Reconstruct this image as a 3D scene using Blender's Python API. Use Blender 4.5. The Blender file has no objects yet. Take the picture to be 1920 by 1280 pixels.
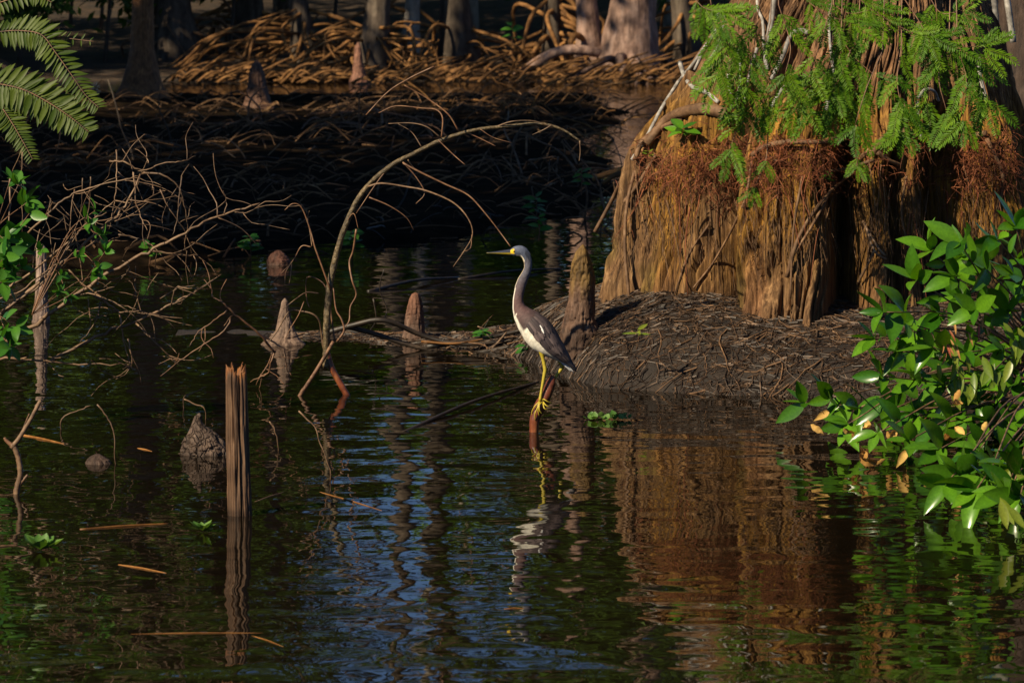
import bpy, math, random
import numpy as np
from mathutils import Vector, Matrix

# ------------------------------------------------------------------ camera, sky, sun, exposure
F, H, Y0 = 6400.0, 1.6, -45.0            # focal length in px of a 1920 px frame, eye height, horizon row
SC = bpy.context.scene
COL = SC.collection
cam = bpy.data.cameras.new('camera'); camo = bpy.data.objects.new('camera', cam); COL.objects.link(camo)
camo.location = (0, 0, H); camo.rotation_euler = (math.radians(90), 0, 0)
cam.sensor_width = 36; cam.lens = F/1920*36; cam.shift_y = -(640-Y0)/1920
cam.clip_start = 0.1; cam.clip_end = 3000
cam.dof.use_dof = True; cam.dof.focus_distance = 12.4; cam.dof.aperture_fstop = 11
SC.camera = camo
SUN_EL, SUN_AZ = math.radians(36), math.atan2(-0.75, -0.66)       # sun behind the camera, to the left
sdir = Vector((math.sin(SUN_AZ)*math.cos(SUN_EL), math.cos(SUN_AZ)*math.cos(SUN_EL), math.sin(SUN_EL)))
world = bpy.data.worlds.new('World'); SC.world = world; world.use_nodes = True
wn = world.node_tree.nodes; wl = world.node_tree.links
sky = wn.new('ShaderNodeTexSky'); sky.sky_type = 'NISHITA'; sky.sun_disc = False
sky.sun_elevation = SUN_EL; sky.sun_rotation = SUN_AZ; sky.dust_density = 0.0; sky.ozone_density = 6.0; sky.air_density = 0.7
wl.new(sky.outputs[0], wn['Background'].inputs[0]); wn['Background'].inputs[1].default_value = 0.058
sl = bpy.data.lights.new('sun', 'SUN'); sl.energy = 5.0; sl.angle = math.radians(0.5); sl.color = (1.0, 0.85, 0.60)
so = bpy.data.objects.new('sun', sl); COL.objects.link(so); so.rotation_euler = sdir.to_track_quat('Z', 'Y').to_euler()
so.location = (-20, -20, 30)
SC.view_settings.view_transform = 'Standard'; SC.view_settings.look = 'None'
SC.view_settings.exposure = 0.58; SC.view_settings.gamma = 1.0; SC.view_settings.use_curve_mapping = False
SC.cycles.max_bounces = 6; SC.cycles.diffuse_bounces = 2; SC.cycles.glossy_bounces = 3
SC.cycles.transmission_bounces = 2; SC.cycles.transparent_max_bounces = 4; SC.cycles.caustics_reflective = False
SC.cycles.sample_clamp_indirect = 4.0

rnd = random.Random(7)
rng = np.random.default_rng(11)

# ------------------------------------------------------------------ helpers
def P(px, py, D):
    """a point D metres away that the photograph shows at column px, row py"""
    return Vector(((px-960)/F*D, D, H-(py-Y0)/F*D))
def WD(py):
    return F*H/(py-Y0)
def W(px, py, z=0.0):
    D = F*(H-z)/(py-Y0)
    return Vector(((px-960)/F*D, D, z))

def hash3(ix, iy, iz, seed):
    h = (ix.astype(np.int64)*374761393 + iy.astype(np.int64)*668265263 + iz.astype(np.int64)*2147483647 + seed*974634541) & 0xFFFFFFFF
    h = ((h ^ (h >> 13))*1274126177) & 0xFFFFFFFF
    h = ((h ^ (h >> 15))*2246822519) & 0xFFFFFFFF
    return ((h ^ (h >> 16)) & 0xFFFFFF)/float(0xFFFFFF)
def vnoise(x, y, z=None, seed=0):
    x = np.asarray(x, float); y = np.asarray(y, float)
    z = np.zeros_like(x) if z is None else np.asarray(z, float)
    ix, iy, iz = np.floor(x), np.floor(y), np.floor(z)
    fx, fy, fz = x-ix, y-iy, z-iz
    fx, fy, fz = [t*t*(3-2*t) for t in (fx, fy, fz)]
    r = 0
    for a in (0, 1):
        for b in (0, 1):
            for c in (0, 1):
                r = r + hash3(ix+a, iy+b, iz+c, seed)*(fx if a else 1-fx)*(fy if b else 1-fy)*(fz if c else 1-fz)
    return r
def fbm(x, y, z=None, seed=0, oct=4):
    s, a, t = 0, 0.5, 0
    zz = np.zeros_like(np.asarray(x, float)) if z is None else z
    for i in range(oct):
        s = s + a*vnoise(x*2**i, y*2**i, zz*2**i, seed+i*17); t += a; a *= 0.5
    return s/t
def sstep(a, b, x):
    t = np.clip((x-a)/(b-a), 0, 1); return t*t*(3-2*t)

def catmull(pts, per=5):
    pts = [Vector(p) for p in pts]
    if len(pts) == 2:
        return [pts[0].lerp(pts[1], i/per) for i in range(per+1)]
    q = [2*pts[0]-pts[1]] + pts + [2*pts[-1]-pts[-2]]
    out = []
    for i in range(1, len(q)-2):
        for k in range(per):
            t = k/per
            out.append(0.5*((2*q[i]) + (q[i+1]-q[i-1])*t + (2*q[i-1]-5*q[i]+4*q[i+1]-q[i+2])*t*t + (3*q[i]-q[i-1]-3*q[i+1]+q[i+2])*t**3))
    out.append(pts[-1]); return out

class MB:
    def __init__(s): s.v = []; s.f = []; s.c = []; s.m = []
    def add(s, vs, fs, col=(1, 1, 1), mi=0):
        o = len(s.v); s.v += [tuple(v) for v in vs]; s.f += [tuple(i+o for i in f) for f in fs]
        if isinstance(col, list): s.c += col
        else: s.c += [col]*len(vs)
        s.m += [mi]*len(fs)
    def tube(s, pts, r0, r1=None, sides=6, per=4, rough=0.0, cap=True, col=(1, 1, 1), mi=0, smooth=True, radii=None, bend=0.0):
        p = catmull(pts, per) if smooth else [Vector(q) for q in pts]
        n = len(p); r1 = r0 if r1 is None else r1
        if bend:
            for i in range(1, n):
                p[i] = p[i] + Vector((rnd.gauss(0, bend), rnd.gauss(0, bend), rnd.gauss(0, bend)))
        vs, fs = [], []
        up = Vector((0.13, 0.31, 0.94)); prev = None
        for i in range(n):
            t = (p[min(i+1, n-1)]-p[max(i-1, 0)])
            t = t.normalized() if t.length > 1e-9 else Vector((0, 0, 1))
            a = (prev - t*prev.dot(t)) if prev is not None else t.cross(up)
            if a.length < 1e-6: a = t.orthogonal()
            a.normalize(); b = t.cross(a); prev = a
            if radii:
                u = i/(n-1)*(len(radii)-1); k = min(int(u), len(radii)-2); r = radii[k]+(radii[k+1]-radii[k])*(u-k)
            else: r = r0+(r1-r0)*i/(n-1)
            for j in range(sides):
                an = 2*math.pi*j/sides; rr = r*(1+rough*rnd.uniform(-1, 1))
                vs.append(p[i]+(a*math.cos(an)+b*math.sin(an))*rr)
        for i in range(n-1):
            for j in range(sides):
                j2 = (j+1) % sides
                fs.append((i*sides+j, i*sides+j2, (i+1)*sides+j2, (i+1)*sides+j))
        if cap:
            fs.append(tuple(range(sides-1, -1, -1))); fs.append(tuple(range((n-1)*sides, n*sides)))
        s.add(vs, fs, col, mi)
    def mesh(s, name, mats, off=None, smooth=True):
        me = bpy.data.meshes.new(name)
        o = Vector(off) if off is not None else Vector()
        me.from_pydata([(v[0]-o.x, v[1]-o.y, v[2]-o.z) for v in s.v], [], s.f)
        at = me.color_attributes.new('Col', 'FLOAT_COLOR', 'POINT')
        at.data.foreach_set('color', np.array([(c[0], c[1], c[2], 1.0) for c in s.c], dtype=np.float32).ravel())
        mats = mats if isinstance(mats, (list, tuple)) else [mats]
        for m in mats: me.materials.append(m)
        if len(mats) > 1: me.polygons.foreach_set('material_index', s.m)
        if smooth: me.polygons.foreach_set('use_smooth', [True]*len(me.polygons))
        me.update(); return me
    def build(s, name, mats, parent=None, smooth=True, origin=None):
        """parent: its parts share the root's origin"""
        o = root_of(parent).location if parent is not None else (origin if origin is not None else Vector())
        ob = bpy.data.objects.new(name, s.mesh(name, mats, o, smooth)); COL.objects.link(ob)
        if parent is not None: ob.parent = parent
        elif origin is not None: ob.location = origin
        return ob

def root_of(o):
    while o.parent is not None: o = o.parent
    return o
def link(name, mesh, parent, M=None):
    ob = bpy.data.objects.new(name, mesh); COL.objects.link(ob); ob.parent = parent
    if M is not None: ob.matrix_local = M
    return ob
def empty(name, loc):
    o = bpy.data.objects.new(name, None); o.empty_display_size = 0.1; COL.objects.link(o); o.location = loc; return o
def tag(o, label=None, cat=None, group=None, kind=None):
    if label: o['label'] = label
    if cat: o['category'] = cat
    if group: o['group'] = group
    if kind: o['kind'] = kind
    return o
def frame(d, n, loc, s=1.0):
    d = Vector(d).normalized(); n = Vector(n); n = n-d*n.dot(d)
    if n.length < 1e-5: n = d.orthogonal()
    n.normalize(); y = n.cross(d)
    if isinstance(s, (int, float)): s = (s, s, s)
    M = Matrix((( d.x*s[0], y.x*s[1], n.x*s[2], loc[0]), (d.y*s[0], y.y*s[1], n.y*s[2], loc[1]), (d.z*s[0], y.z*s[1], n.z*s[2], loc[2]), (0, 0, 0, 1)))
    return M
def rv(a=1.0):
    return Vector((rnd.uniform(-a, a), rnd.uniform(-a, a), rnd.uniform(-a, a)))
def grid_mesh(name, X, Y, Z, cols, mat, wrap=False):
    """X, Y, Z arrays (rows, columns) -> mesh"""
    r, c = X.shape
    co = np.stack([X, Y, Z], -1).reshape(-1, 3).astype(np.float32)
    idx = np.arange(r*c).reshape(r, c)
    if wrap: idx = np.concatenate([idx, idx[:, :1]], 1)
    q = np.stack([idx[:-1, :-1], idx[:-1, 1:], idx[1:, 1:], idx[1:, :-1]], -1).reshape(-1, 4)
    me = bpy.data.meshes.new(name)
    me.vertices.add(len(co)); me.vertices.foreach_set('co', co.ravel())
    me.loops.add(q.size); me.loops.foreach_set('vertex_index', q.ravel().astype(np.int32))
    me.polygons.add(len(q)); me.polygons.foreach_set('loop_start', np.arange(0, q.size, 4, dtype=np.int32))
    me.polygons.foreach_set('loop_total', np.full(len(q), 4, dtype=np.int32))
    me.polygons.foreach_set('use_smooth', np.ones(len(q), dtype=bool))
    if cols is not None:
        at = me.color_attributes.new('Col', 'FLOAT_COLOR', 'POINT')
        cc = np.ones((r*c, 4), np.float32); cc[:, :3] = cols.reshape(-1, 3); at.data.foreach_set('color', cc.ravel())
    me.materials.append(mat); me.update(); me.validate(); return me

# ------------------------------------------------------------------ materials
def mat_new(name):
    m = bpy.data.materials.new(name); m.use_nodes = True
    nt = m.node_tree; return m, nt, nt.nodes['Principled BSDF'], nt.nodes, nt.links
def coords(ns, ls, scale=(1, 1, 1), kind='Object'):
    tc = ns.new('ShaderNodeTexCoord'); mp = ns.new('ShaderNodeMapping'); mp.inputs['Scale'].default_value = scale
    ls.new(tc.outputs[kind], mp.inputs[0]); return mp.outputs[0]
def noise(ns, ls, vec, scale, detail=4, rough=0.6):
    n = ns.new('ShaderNodeTexNoise'); n.inputs['Scale'].default_value = scale; n.inputs['Detail'].default_value = detail
    n.inputs['Roughness'].default_value = rough
    if vec is not None: ls.new(vec, n.inputs['Vector'])
    return n.outputs['Fac']
def ramp(ns, ls, fac, stops):
    r = ns.new('ShaderNodeValToRGB'); e = r.color_ramp.elements
    while len(e) < len(stops): e.new(0.5)
    for x, (p, c) in zip(e, stops): x.position = p; x.color = (*c, 1) if len(c) == 3 else c
    ls.new(fac, r.inputs[0]); return r.outputs[0]
def mixc(ns, ls, fac, a, b, mode='MIX'):
    m = ns.new('ShaderNodeMix'); m.data_type = 'RGBA'; m.blend_type = mode
    for s, v in ((0, fac), (6, a), (7, b)):
        if hasattr(v, 'is_output') or hasattr(v, 'links'): ls.new(v, m.inputs[s])
        elif s == 0: m.inputs[0].default_value = v
        else: m.inputs[s].default_value = (*v, 1)
    return m.outputs[2]
def bump(ns, ls, h, strength, dist, bsdf):
    b = ns.new('ShaderNodeBump'); b.inputs['Strength'].default_value = strength; b.inputs['Distance'].default_value = dist
    ls.new(h, b.inputs['Height']); ls.new(b.outputs[0], bsdf.inputs['Normal']); return b

def bark_mat(name, dark, mid, light, stretch=(9, 9, 1.5), scale=4.0, rough=0.8, bdist=0.004, use_col=False, spec=0.3, island=False, crack=0):
    m, nt, b, ns, ls = mat_new(name)
    v = coords(ns, ls, stretch); f = noise(ns, ls, v, scale, 6, 0.65)
    c = ramp(ns, ls, f, [(0.30, dark), (0.50, mid), (0.72, light)])
    v2 = coords(ns, ls, (1, 1, 1)); g = noise(ns, ls, v2, 11.0, 3)
    oi = ns.new('ShaderNodeObjectInfo')
    c = mixc(ns, ls, 0.55, c, ramp(ns, ls, g, [(0.3, (0.45, 0.45, 0.45)), (0.7, (1.35, 1.3, 1.25))]), 'MULTIPLY')
    if use_col:
        a = ns.new('ShaderNodeVertexColor'); a.layer_name = 'Col'
        c = mixc(ns, ls, 1.0, c, a.outputs[0], 'MULTIPLY')
    hs = ns.new('ShaderNodeHueSaturation'); mr = ns.new('ShaderNodeMapRange'); mr.inputs[3].default_value = 0.30 if island else 0.75; mr.inputs[4].default_value = 1.5 if island else 1.25
    if island:
        gi = ns.new('ShaderNodeNewGeometry'); ls.new(gi.outputs['Random Per Island'], mr.inputs[0])
    else: ls.new(oi.outputs['Random'], mr.inputs[0])
    ls.new(mr.outputs[0], hs.inputs['Value']); ls.new(c, hs.inputs['Color'])
    ls.new(hs.outputs[0], b.inputs['Base Color']); b.inputs['Roughness'].default_value = rough
    b.inputs['Specular IOR Level'].default_value = spec
    if crack:
        vo = ns.new('ShaderNodeTexVoronoi'); vo.feature = 'DISTANCE_TO_EDGE'; vo.inputs['Scale'].default_value = crack
        wv = ns.new('ShaderNodeVectorMath'); wv.operation = 'MULTIPLY_ADD'; nz = ns.new('ShaderNodeTexNoise'); nz.inputs['Scale'].default_value = crack*0.6
        cv = coords(ns, ls, (1, 1, 0.55)); ls.new(cv, nz.inputs['Vector']); ls.new(nz.outputs['Color'], wv.inputs[0]); wv.inputs[1].default_value = (0.02,)*3; ls.new(cv, wv.inputs[2]); ls.new(wv.outputs[0], vo.inputs['Vector'])
        rr_ = ramp(ns, ls, vo.outputs['Distance'], [(0.0, (0, 0, 0)), (0.12, (1, 1, 1))])
        ad = ns.new('ShaderNodeMath'); ad.operation = 'ADD'; ls.new(rr_, ad.inputs[0]); ls.new(f, ad.inputs[1]); f = ad.outputs[0]
    bump(ns, ls, f, 0.9, bdist, b); return m
def leaf_mat(name, c0, c1, trans=0.35, rough=0.35, spec=0.5, tcol=None, pos=False):
    m, nt, b, ns, ls = mat_new(name)
    oi = ns.new('ShaderNodeObjectInfo')
    if pos:
        g = ns.new('ShaderNodeNewGeometry'); fac = g.outputs['Random Per Island']
    else: fac = oi.outputs['Random']
    c = ramp(ns, ls, fac, [(0.0, c0), (1.0, c1)])
    n = noise(ns, ls, coords(ns, ls, (1, 1, 1)), 14.0, 3)
    c = mixc(ns, ls, 0.5, c, ramp(ns, ls, n, [(0.3, (0.6, 0.62, 0.6)), (0.7, (1.3, 1.3, 1.2))]), 'MULTIPLY')
    a = ns.new('ShaderNodeVertexColor'); a.layer_name = 'Col'
    c = mixc(ns, ls, 1.0, c, a.outputs[0], 'MULTIPLY')
    ls.new(c, b.inputs['Base Color']); b.inputs['Roughness'].default_value = rough; b.inputs['Specular IOR Level'].default_value = spec
    t = ns.new('ShaderNodeBsdfTranslucent'); mx = ns.new('ShaderNodeMixShader'); mx.inputs[0].default_value = trans
    tc = mixc(ns, ls, 1.0, c, tcol or (1.3, 1.25, 0.5), 'MULTIPLY'); ls.new(tc, t.inputs[0])
    ls.new(b.outputs[0], mx.inputs[1]); ls.new(t.outputs[0], mx.inputs[2])
    ls.new(mx.outputs[0], ns['Material Output'].inputs[0]); return m

M = {}
# water: dark tannin-brown pond with small ripples
m, nt, b, ns, ls = mat_new('pond_water'); M['water'] = m
b.inputs['Base Color'].default_value = (0.006, 0.004, 0.002, 1); b.inputs['Roughness'].default_value = 0.012
b.inputs['IOR'].default_value = 1.333
va = coords(ns, ls, (0.75, 1.0, 1)); n1 = noise(ns, ls, va, 6.5, 1.5, 0.45)
vb = coords(ns, ls, (0.6, 1.0, 1)); n2 = noise(ns, ls, vb, 3.0, 1, 0.5)
vc = coords(ns, ls, (1, 1, 1)); n3 = noise(ns, ls, vc, 0.55, 2, 0.5)
mr = ns.new('ShaderNodeMapRange'); mr.inputs[1].default_value = 0.35; mr.inputs[2].default_value = 0.65
mr.inputs[3].default_value = 0.45; mr.inputs[4].default_value = 1.0; ls.new(n3, mr.inputs[0])
m1 = ns.new('ShaderNodeMath'); m1.operation = 'MULTIPLY'; ls.new(n1, m1.inputs[0]); ls.new(mr.outputs[0], m1.inputs[1])
m2 = ns.new('ShaderNodeMath'); m2.operation = 'MULTIPLY_ADD'; ls.new(n2, m2.inputs[0]); m2.inputs[1].default_value = 1.3; ls.new(m1.outputs[0], m2.inputs[2])
bump(ns, ls, m2.outputs[0], 1.0, 0.0046, b)
# mud and litter
m, nt, b, ns, ls = mat_new('wet_mud'); M['mud'] = m
f = noise(ns, ls, coords(ns, ls), 9.0, 8, 0.7)
ls.new(ramp(ns, ls, f, [(0.3, (0.007, 0.004, 0.003)), (0.55, (0.020, 0.012, 0.007)), (0.75, (0.05, 0.028, 0.015))]), b.inputs['Base Color'])
b.inputs['Roughness'].default_value = 0.75; bump(ns, ls, f, 1.0, 0.03, b)
m, nt, b, ns, ls = mat_new('forest_floor'); M['floor'] = m
f = noise(ns, ls, coords(ns, ls), 3.0, 8, 0.75)
ls.new(ramp(ns, ls, f, [(0.35, (0.010, 0.007, 0.004)), (0.55, (0.05, 0.028, 0.013)), (0.75, (0.16, 0.085, 0.035))]), b.inputs['Base Color'])
b.inputs['Roughness'].default_value = 0.9; bump(ns, ls, f, 1.0, 0.08, b)

M['twig'] = bark_mat('brown_twig', (0.05, 0.028, 0.014), (0.14, 0.080, 0.042), (0.27, 0.175, 0.10), (6, 6, 6), 5.0, 0.6, 0.001, spec=0.5)
M['redtwig'] = bark_mat('reddish_twig', (0.06, 0.028, 0.014), (0.17, 0.08, 0.038), (0.30, 0.17, 0.085), (6, 6, 6), 5.0, 0.55, 0.001, spec=0.5)
M['arch'] = bark_mat('lichen_branch', (0.025, 0.016, 0.006), (0.105, 0.070, 0.026), (0.30, 0.22, 0.12), (6, 6, 6), 12.0, 0.5, 0.008, spec=0.5)
M['darkwood'] = bark_mat('wet_dark_wood', (0.008, 0.006, 0.004), (0.025, 0.017, 0.011), (0.06, 0.04, 0.025), (4, 4, 4), 5.0, 0.5, 0.003, spec=0.5)
M['redwood'] = bark_mat('wet_red_wood', (0.05, 0.012, 0.005), (0.15, 0.040, 0.014), (0.26, 0.095, 0.035), (5, 5, 2), 5.0, 0.35, 0.003, spec=0.6)
M['bark'] = bark_mat('cypress_bark', (0.030, 0.016, 0.009), (0.17, 0.100, 0.052), (0.42, 0.28, 0.165), (19, 19, 1.1), 3.2, 0.8, 0.016, True)
M['knee'] = bark_mat('cypress_knee_bark', (0.035, 0.022, 0.016), (0.11, 0.072, 0.052), (0.21, 0.145, 0.108), (7, 7, 2.5), 6.0, 0.65, 0.012, True, crack=48)
M['cleanknee'] = bark_mat('smooth_knee_bark', (0.045, 0.029, 0.022), (0.14, 0.092, 0.068), (0.26, 0.185, 0.14), (9, 9, 1.8), 5.0, 0.7, 0.010, True)
M['post'] = bark_mat('weathered_post_wood', (0.025, 0.015, 0.011), (0.15, 0.092, 0.057), (0.34, 0.225, 0.145), (26, 26, 0.8), 3.0, 0.55, 0.005, True)
M['whiteroot'] = bark_mat('pale_grey_root', (0.10, 0.09, 0.08), (0.25, 0.235, 0.215), (0.48, 0.46, 0.43), (4, 4, 4), 6.0, 0.6, 0.002)
M['brownroot'] = bark_mat('brown_root', (0.06, 0.032, 0.017), (0.15, 0.082, 0.042), (0.27, 0.165, 0.09), (4, 4, 4), 6.0, 0.7, 0.002)
M['orangeroot'] = bark_mat('orange_prop_root', (0.065, 0.030, 0.010), (0.215, 0.100, 0.032), (0.42, 0.22, 0.075), (3, 3, 3), 3.0, 0.8, 0.02)
M['pinkbark'] = bark_mat('pale_pink_bark', (0.09, 0.05, 0.038), (0.24, 0.15, 0.115), (0.40, 0.28, 0.23), (5, 5, 1.5), 2.0, 0.8, 0.05)
M['backbark'] = bark_mat('grey_forest_bark', (0.03, 0.022, 0.016), (0.08, 0.06, 0.045), (0.15, 0.12, 0.09), (5, 5, 0.8), 2.0, 0.9, 0.02)
M['palebark'] = bark_mat('pale_forest_bark', (0.15, 0.12, 0.10), (0.30, 0.26, 0.22), (0.44, 0.39, 0.33), (5, 5, 0.8), 2.0, 0.9, 0.02)
M['redfibre'] = bark_mat('red_brown_rootlet', (0.09, 0.026, 0.011), (0.20, 0.062, 0.026), (0.32, 0.125, 0.055), (3, 3, 3), 7.0, 0.8, 0.001, island=True)
M['fibre'] = bark_mat('brown_rootlet', (0.014, 0.008, 0.005), (0.050, 0.028, 0.015), (0.17, 0.10, 0.055), (3, 3, 3), 8.0, 0.6, 0.001, spec=0.5, island=True)
M['straw'] = bark_mat('dead_reed', (0.07, 0.03, 0.008), (0.20, 0.085, 0.02), (0.32, 0.16, 0.05), (3, 3, 3), 5.0, 0.5, 0.001)
M['bayleaf'] = leaf_mat('glossy_leaf', (0.024, 0.095, 0.006), (0.105, 0.245, 0.012), 0.28, 0.27, 0.55)
M['youngleaf'] = leaf_mat('yellow_green_leaf', (0.12, 0.20, 0.02), (0.22, 0.26, 0.03), 0.45, 0.35)
M['deadleaf'] = leaf_mat('dry_curled_leaf', (0.30, 0.13, 0.03), (0.55, 0.36, 0.12), 0.2, 0.7, 0.2, (1.2, 0.9, 0.5))
M['pod'] = leaf_mat('pink_seed_pod', (0.36, 0.06, 0.06), (0.50, 0.30, 0.10), 0.2, 0.5, 0.4, (1.1, 0.8, 0.5))
M['needle'] = leaf_mat('cypress_needle', (0.052, 0.140, 0.003), (0.135, 0.250, 0.005), 0.40, 0.5, 0.3)
M['fernleaf'] = leaf_mat('fern_leaf', (0.028, 0.055, 0.004), (0.070, 0.100, 0.008), 0.35, 0.5, 0.3)
M['shrubleaf'] = leaf_mat('shrub_leaf', (0.025, 0.110, 0.014), (0.070, 0.190, 0.020), 0.35, 0.35)
M['lettuce'] = leaf_mat('floating_leaf', (0.06, 0.15, 0.025), (0.13, 0.23, 0.05), 0.3, 0.5)
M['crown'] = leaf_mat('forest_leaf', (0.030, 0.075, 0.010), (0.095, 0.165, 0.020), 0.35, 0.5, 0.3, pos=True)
M['crown_sun_tint'] = leaf_mat('sun_tinted_forest_leaf', (0.075, 0.165, 0.010), (0.150, 0.270, 0.020), 0.40, 0.5, 0.3, pos=True)  # brighter copy of the forest leaf, strong sunlight put into its green
def plain(name, col, rough=0.5, spec=0.5):
    m, nt, b, ns, ls = mat_new(name); b.inputs['Roughness'].default_value = rough; b.inputs['Specular IOR Level'].default_value = spec
    a = ns.new('ShaderNodeVertexColor'); a.layer_name = 'Col'
    n = noise(ns, ls, coords(ns, ls, (1, 1, 1)), 120.0, 3)
    c = mixc(ns, ls, 0.5, col, ramp(ns, ls, n, [(0.3, (0.6, 0.6, 0.6)), (0.7, (1.3, 1.3, 1.3))]), 'MULTIPLY')
    c = mixc(ns, ls, 1.0, c, a.outputs[0], 'MULTIPLY'); ls.new(c, b.inputs['Base Color']); return m
M['feather'] = plain('heron_plumage', (1, 1, 1), 0.7, 0.25)
M['legskin'] = plain('yellow_leg_skin', (0.40, 0.31, 0.025), 0.5)
M['bill'] = plain('bill_horn', (1, 1, 1), 0.35)
M['eye'] = plain('eye_black', (0.01, 0.008, 0.006), 0.1)

# ------------------------------------------------------------------ setting: ground sheet and water
def ground_h(x, y):
    n = fbm(x*0.35+9, y*0.35+3, seed=3)
    h = np.full_like(x, -0.55) + 0.15*(n-0.5)
    sh = 51.0 + 3.0*(vnoise(x*0.25, x*0+1.3, seed=5)-0.5) - 0.02*x                     # far shore line
    h = np.maximum(h, np.where(y > sh-2, 0.06*(y-sh) - 0.02 + 0.30*(n-0.5)*sstep(0, 4, y-sh), -9))
    h = np.minimum(h, 2.6 + 0.8*n)
    spit = -0.10 - 0.30*np.abs((y-21.0+0.6*(vnoise(x*1.1, y*0+2.0, seed=8)-0.5)))  - 0.35*np.maximum(0, x+1.9) + 0.12*(n-0.5)
    h = np.maximum(h, np.minimum(spit, 0.16+0.1*n))
    left = 0.5*(-x-4.2-0.06*y+1.2*(vnoise(x*0+4, y*0.3, seed=9)-0.5)); h = np.maximum(h, np.minimum(left, 0.6+0.5*n))
    right = 0.5*(x-3.0-0.10*np.maximum(y-12, 0)); h = np.maximum(h, np.minimum(right, 0.7+0.5*n))
    near = 0.5*(4.6-y); h = np.maximum(h, np.minimum(near, 0.15+0.1*n))
    return h
ax = np.concatenate([np.linspace(-800, -60, 12), np.linspace(-50, -14, 19), np.arange(-13, 13.01, 0.25), np.linspace(14, 50, 19), np.linspace(60, 800, 12)])
ay = np.concatenate([np.linspace(-300, -20, 8), np.linspace(-15, 14, 30), np.arange(15, 27, 0.2), np.arange(27, 46, 1.0), np.arange(46, 80, 0.3), np.linspace(82, 140, 16), np.linspace(160, 1500, 14)])
GX, GY = np.meshgrid(ax, ay)
me = grid_mesh('ground', GX, GY, ground_h(GX, GY), None, M['floor'])
class Look:
    def __init__(s, xs, ys, Z): s.xs, s.ys, s.Z = xs, ys, Z
    def __call__(s, x, y):
        i = min(max(int(np.searchsorted(s.xs, x))-1, 0), len(s.xs)-2); j = min(max(int(np.searchsorted(s.ys, y))-1, 0), len(s.ys)-2)
        u = min(max((x-s.xs[i])/(s.xs[i+1]-s.xs[i]), 0), 1); v = min(max((y-s.ys[j])/(s.ys[j+1]-s.ys[j]), 0), 1); Z = s.Z
        return float((Z[j, i]*(1-u)+Z[j, i+1]*u)*(1-v)+(Z[j+1, i]*(1-u)+Z[j+1, i+1]*u)*v)
gz = Look(ax, ay, ground_h(GX, GY))
g = bpy.data.objects.new('ground', me); COL.objects.link(g); tag(g, kind='structure')
mb = MB(); mb.add([(-60, -2, 0), (60, -2, 0), (60, 70, 0), (-60, 70, 0)], [(0, 1, 2, 3)])
tag(mb.build('water', M['water']), kind='structure')

# black mud flat in the shade between the spit and the far water
def flat_h(x, y):
    n = fbm(x*0.9+4, y*0.45+7, seed=91); n2 = fbm(x*3, y*1.6, seed=92)
    front = np.interp(960+x/y*F, [-2000, 0, 300, 560, 620, 900, 1080, 1200], [18.6, 18.9, 19.0, 19.6, 20.6, 21.2, 22.5, 25]) + 1.6*(fbm(x*1.3, x*0+3, seed=93)-0.5)
    right = 0.019*y + 0.25 + 1.2*(fbm(y*0.35, y*0+1, seed=94)-0.5)
    e = np.minimum(np.minimum((y-front)*0.5, (45.5-y)*0.5), (right-x)*0.8)
    return np.clip(e*0.35, -0.4, 0.07) + np.where(e > 0, 0.16*(n-0.52)+0.06*(n2-0.5), 0)
fx = np.arange(-9, 2.6, 0.08); fy = np.arange(17.5, 47.5, 0.10); FX, FY = np.meshgrid(fx, fy)
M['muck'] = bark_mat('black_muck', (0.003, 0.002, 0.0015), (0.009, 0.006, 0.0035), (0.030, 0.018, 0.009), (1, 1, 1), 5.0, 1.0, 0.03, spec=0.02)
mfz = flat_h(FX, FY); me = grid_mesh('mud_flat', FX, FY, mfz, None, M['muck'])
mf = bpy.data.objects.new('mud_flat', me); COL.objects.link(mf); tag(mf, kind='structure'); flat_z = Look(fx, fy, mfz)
mb = MB()
for k in range(950):
    y = rnd.uniform(18.5, 45); x = rnd.uniform(-0.155*y, 0.03*y+0.4); z = flat_z(x, y)
    if z < -0.03: continue
    a = rnd.gauss(0, 0.9); L = rnd.uniform(0.08, 0.5)*(0.5+y/40); el = rnd.uniform(-0.02, 0.55)**2
    d = Vector((math.cos(a), math.sin(a), el)); p = Vector((x, y, max(0, z)+0.005)); r = rnd.uniform(.003, .009)*(0.6+y/50)
    mb.tube([p, p+d*L*0.5+Vector((rnd.gauss(0, .05), 0, rnd.uniform(0, .3*L))), p+d*L+Vector((0, 0, -0.05*L))], r, r*0.5, sides=4, per=3, cap=False)
M['litter'] = bark_mat('stick_litter', (0.045, 0.024, 0.012), (0.14, 0.075, 0.035), (0.28, 0.17, 0.085), (3, 3, 3), 5.0, 0.8, 0.001, island=True)
tag(mb.build('stick_litter', M['litter'], mf, smooth=False), kind='stuff')
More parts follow.
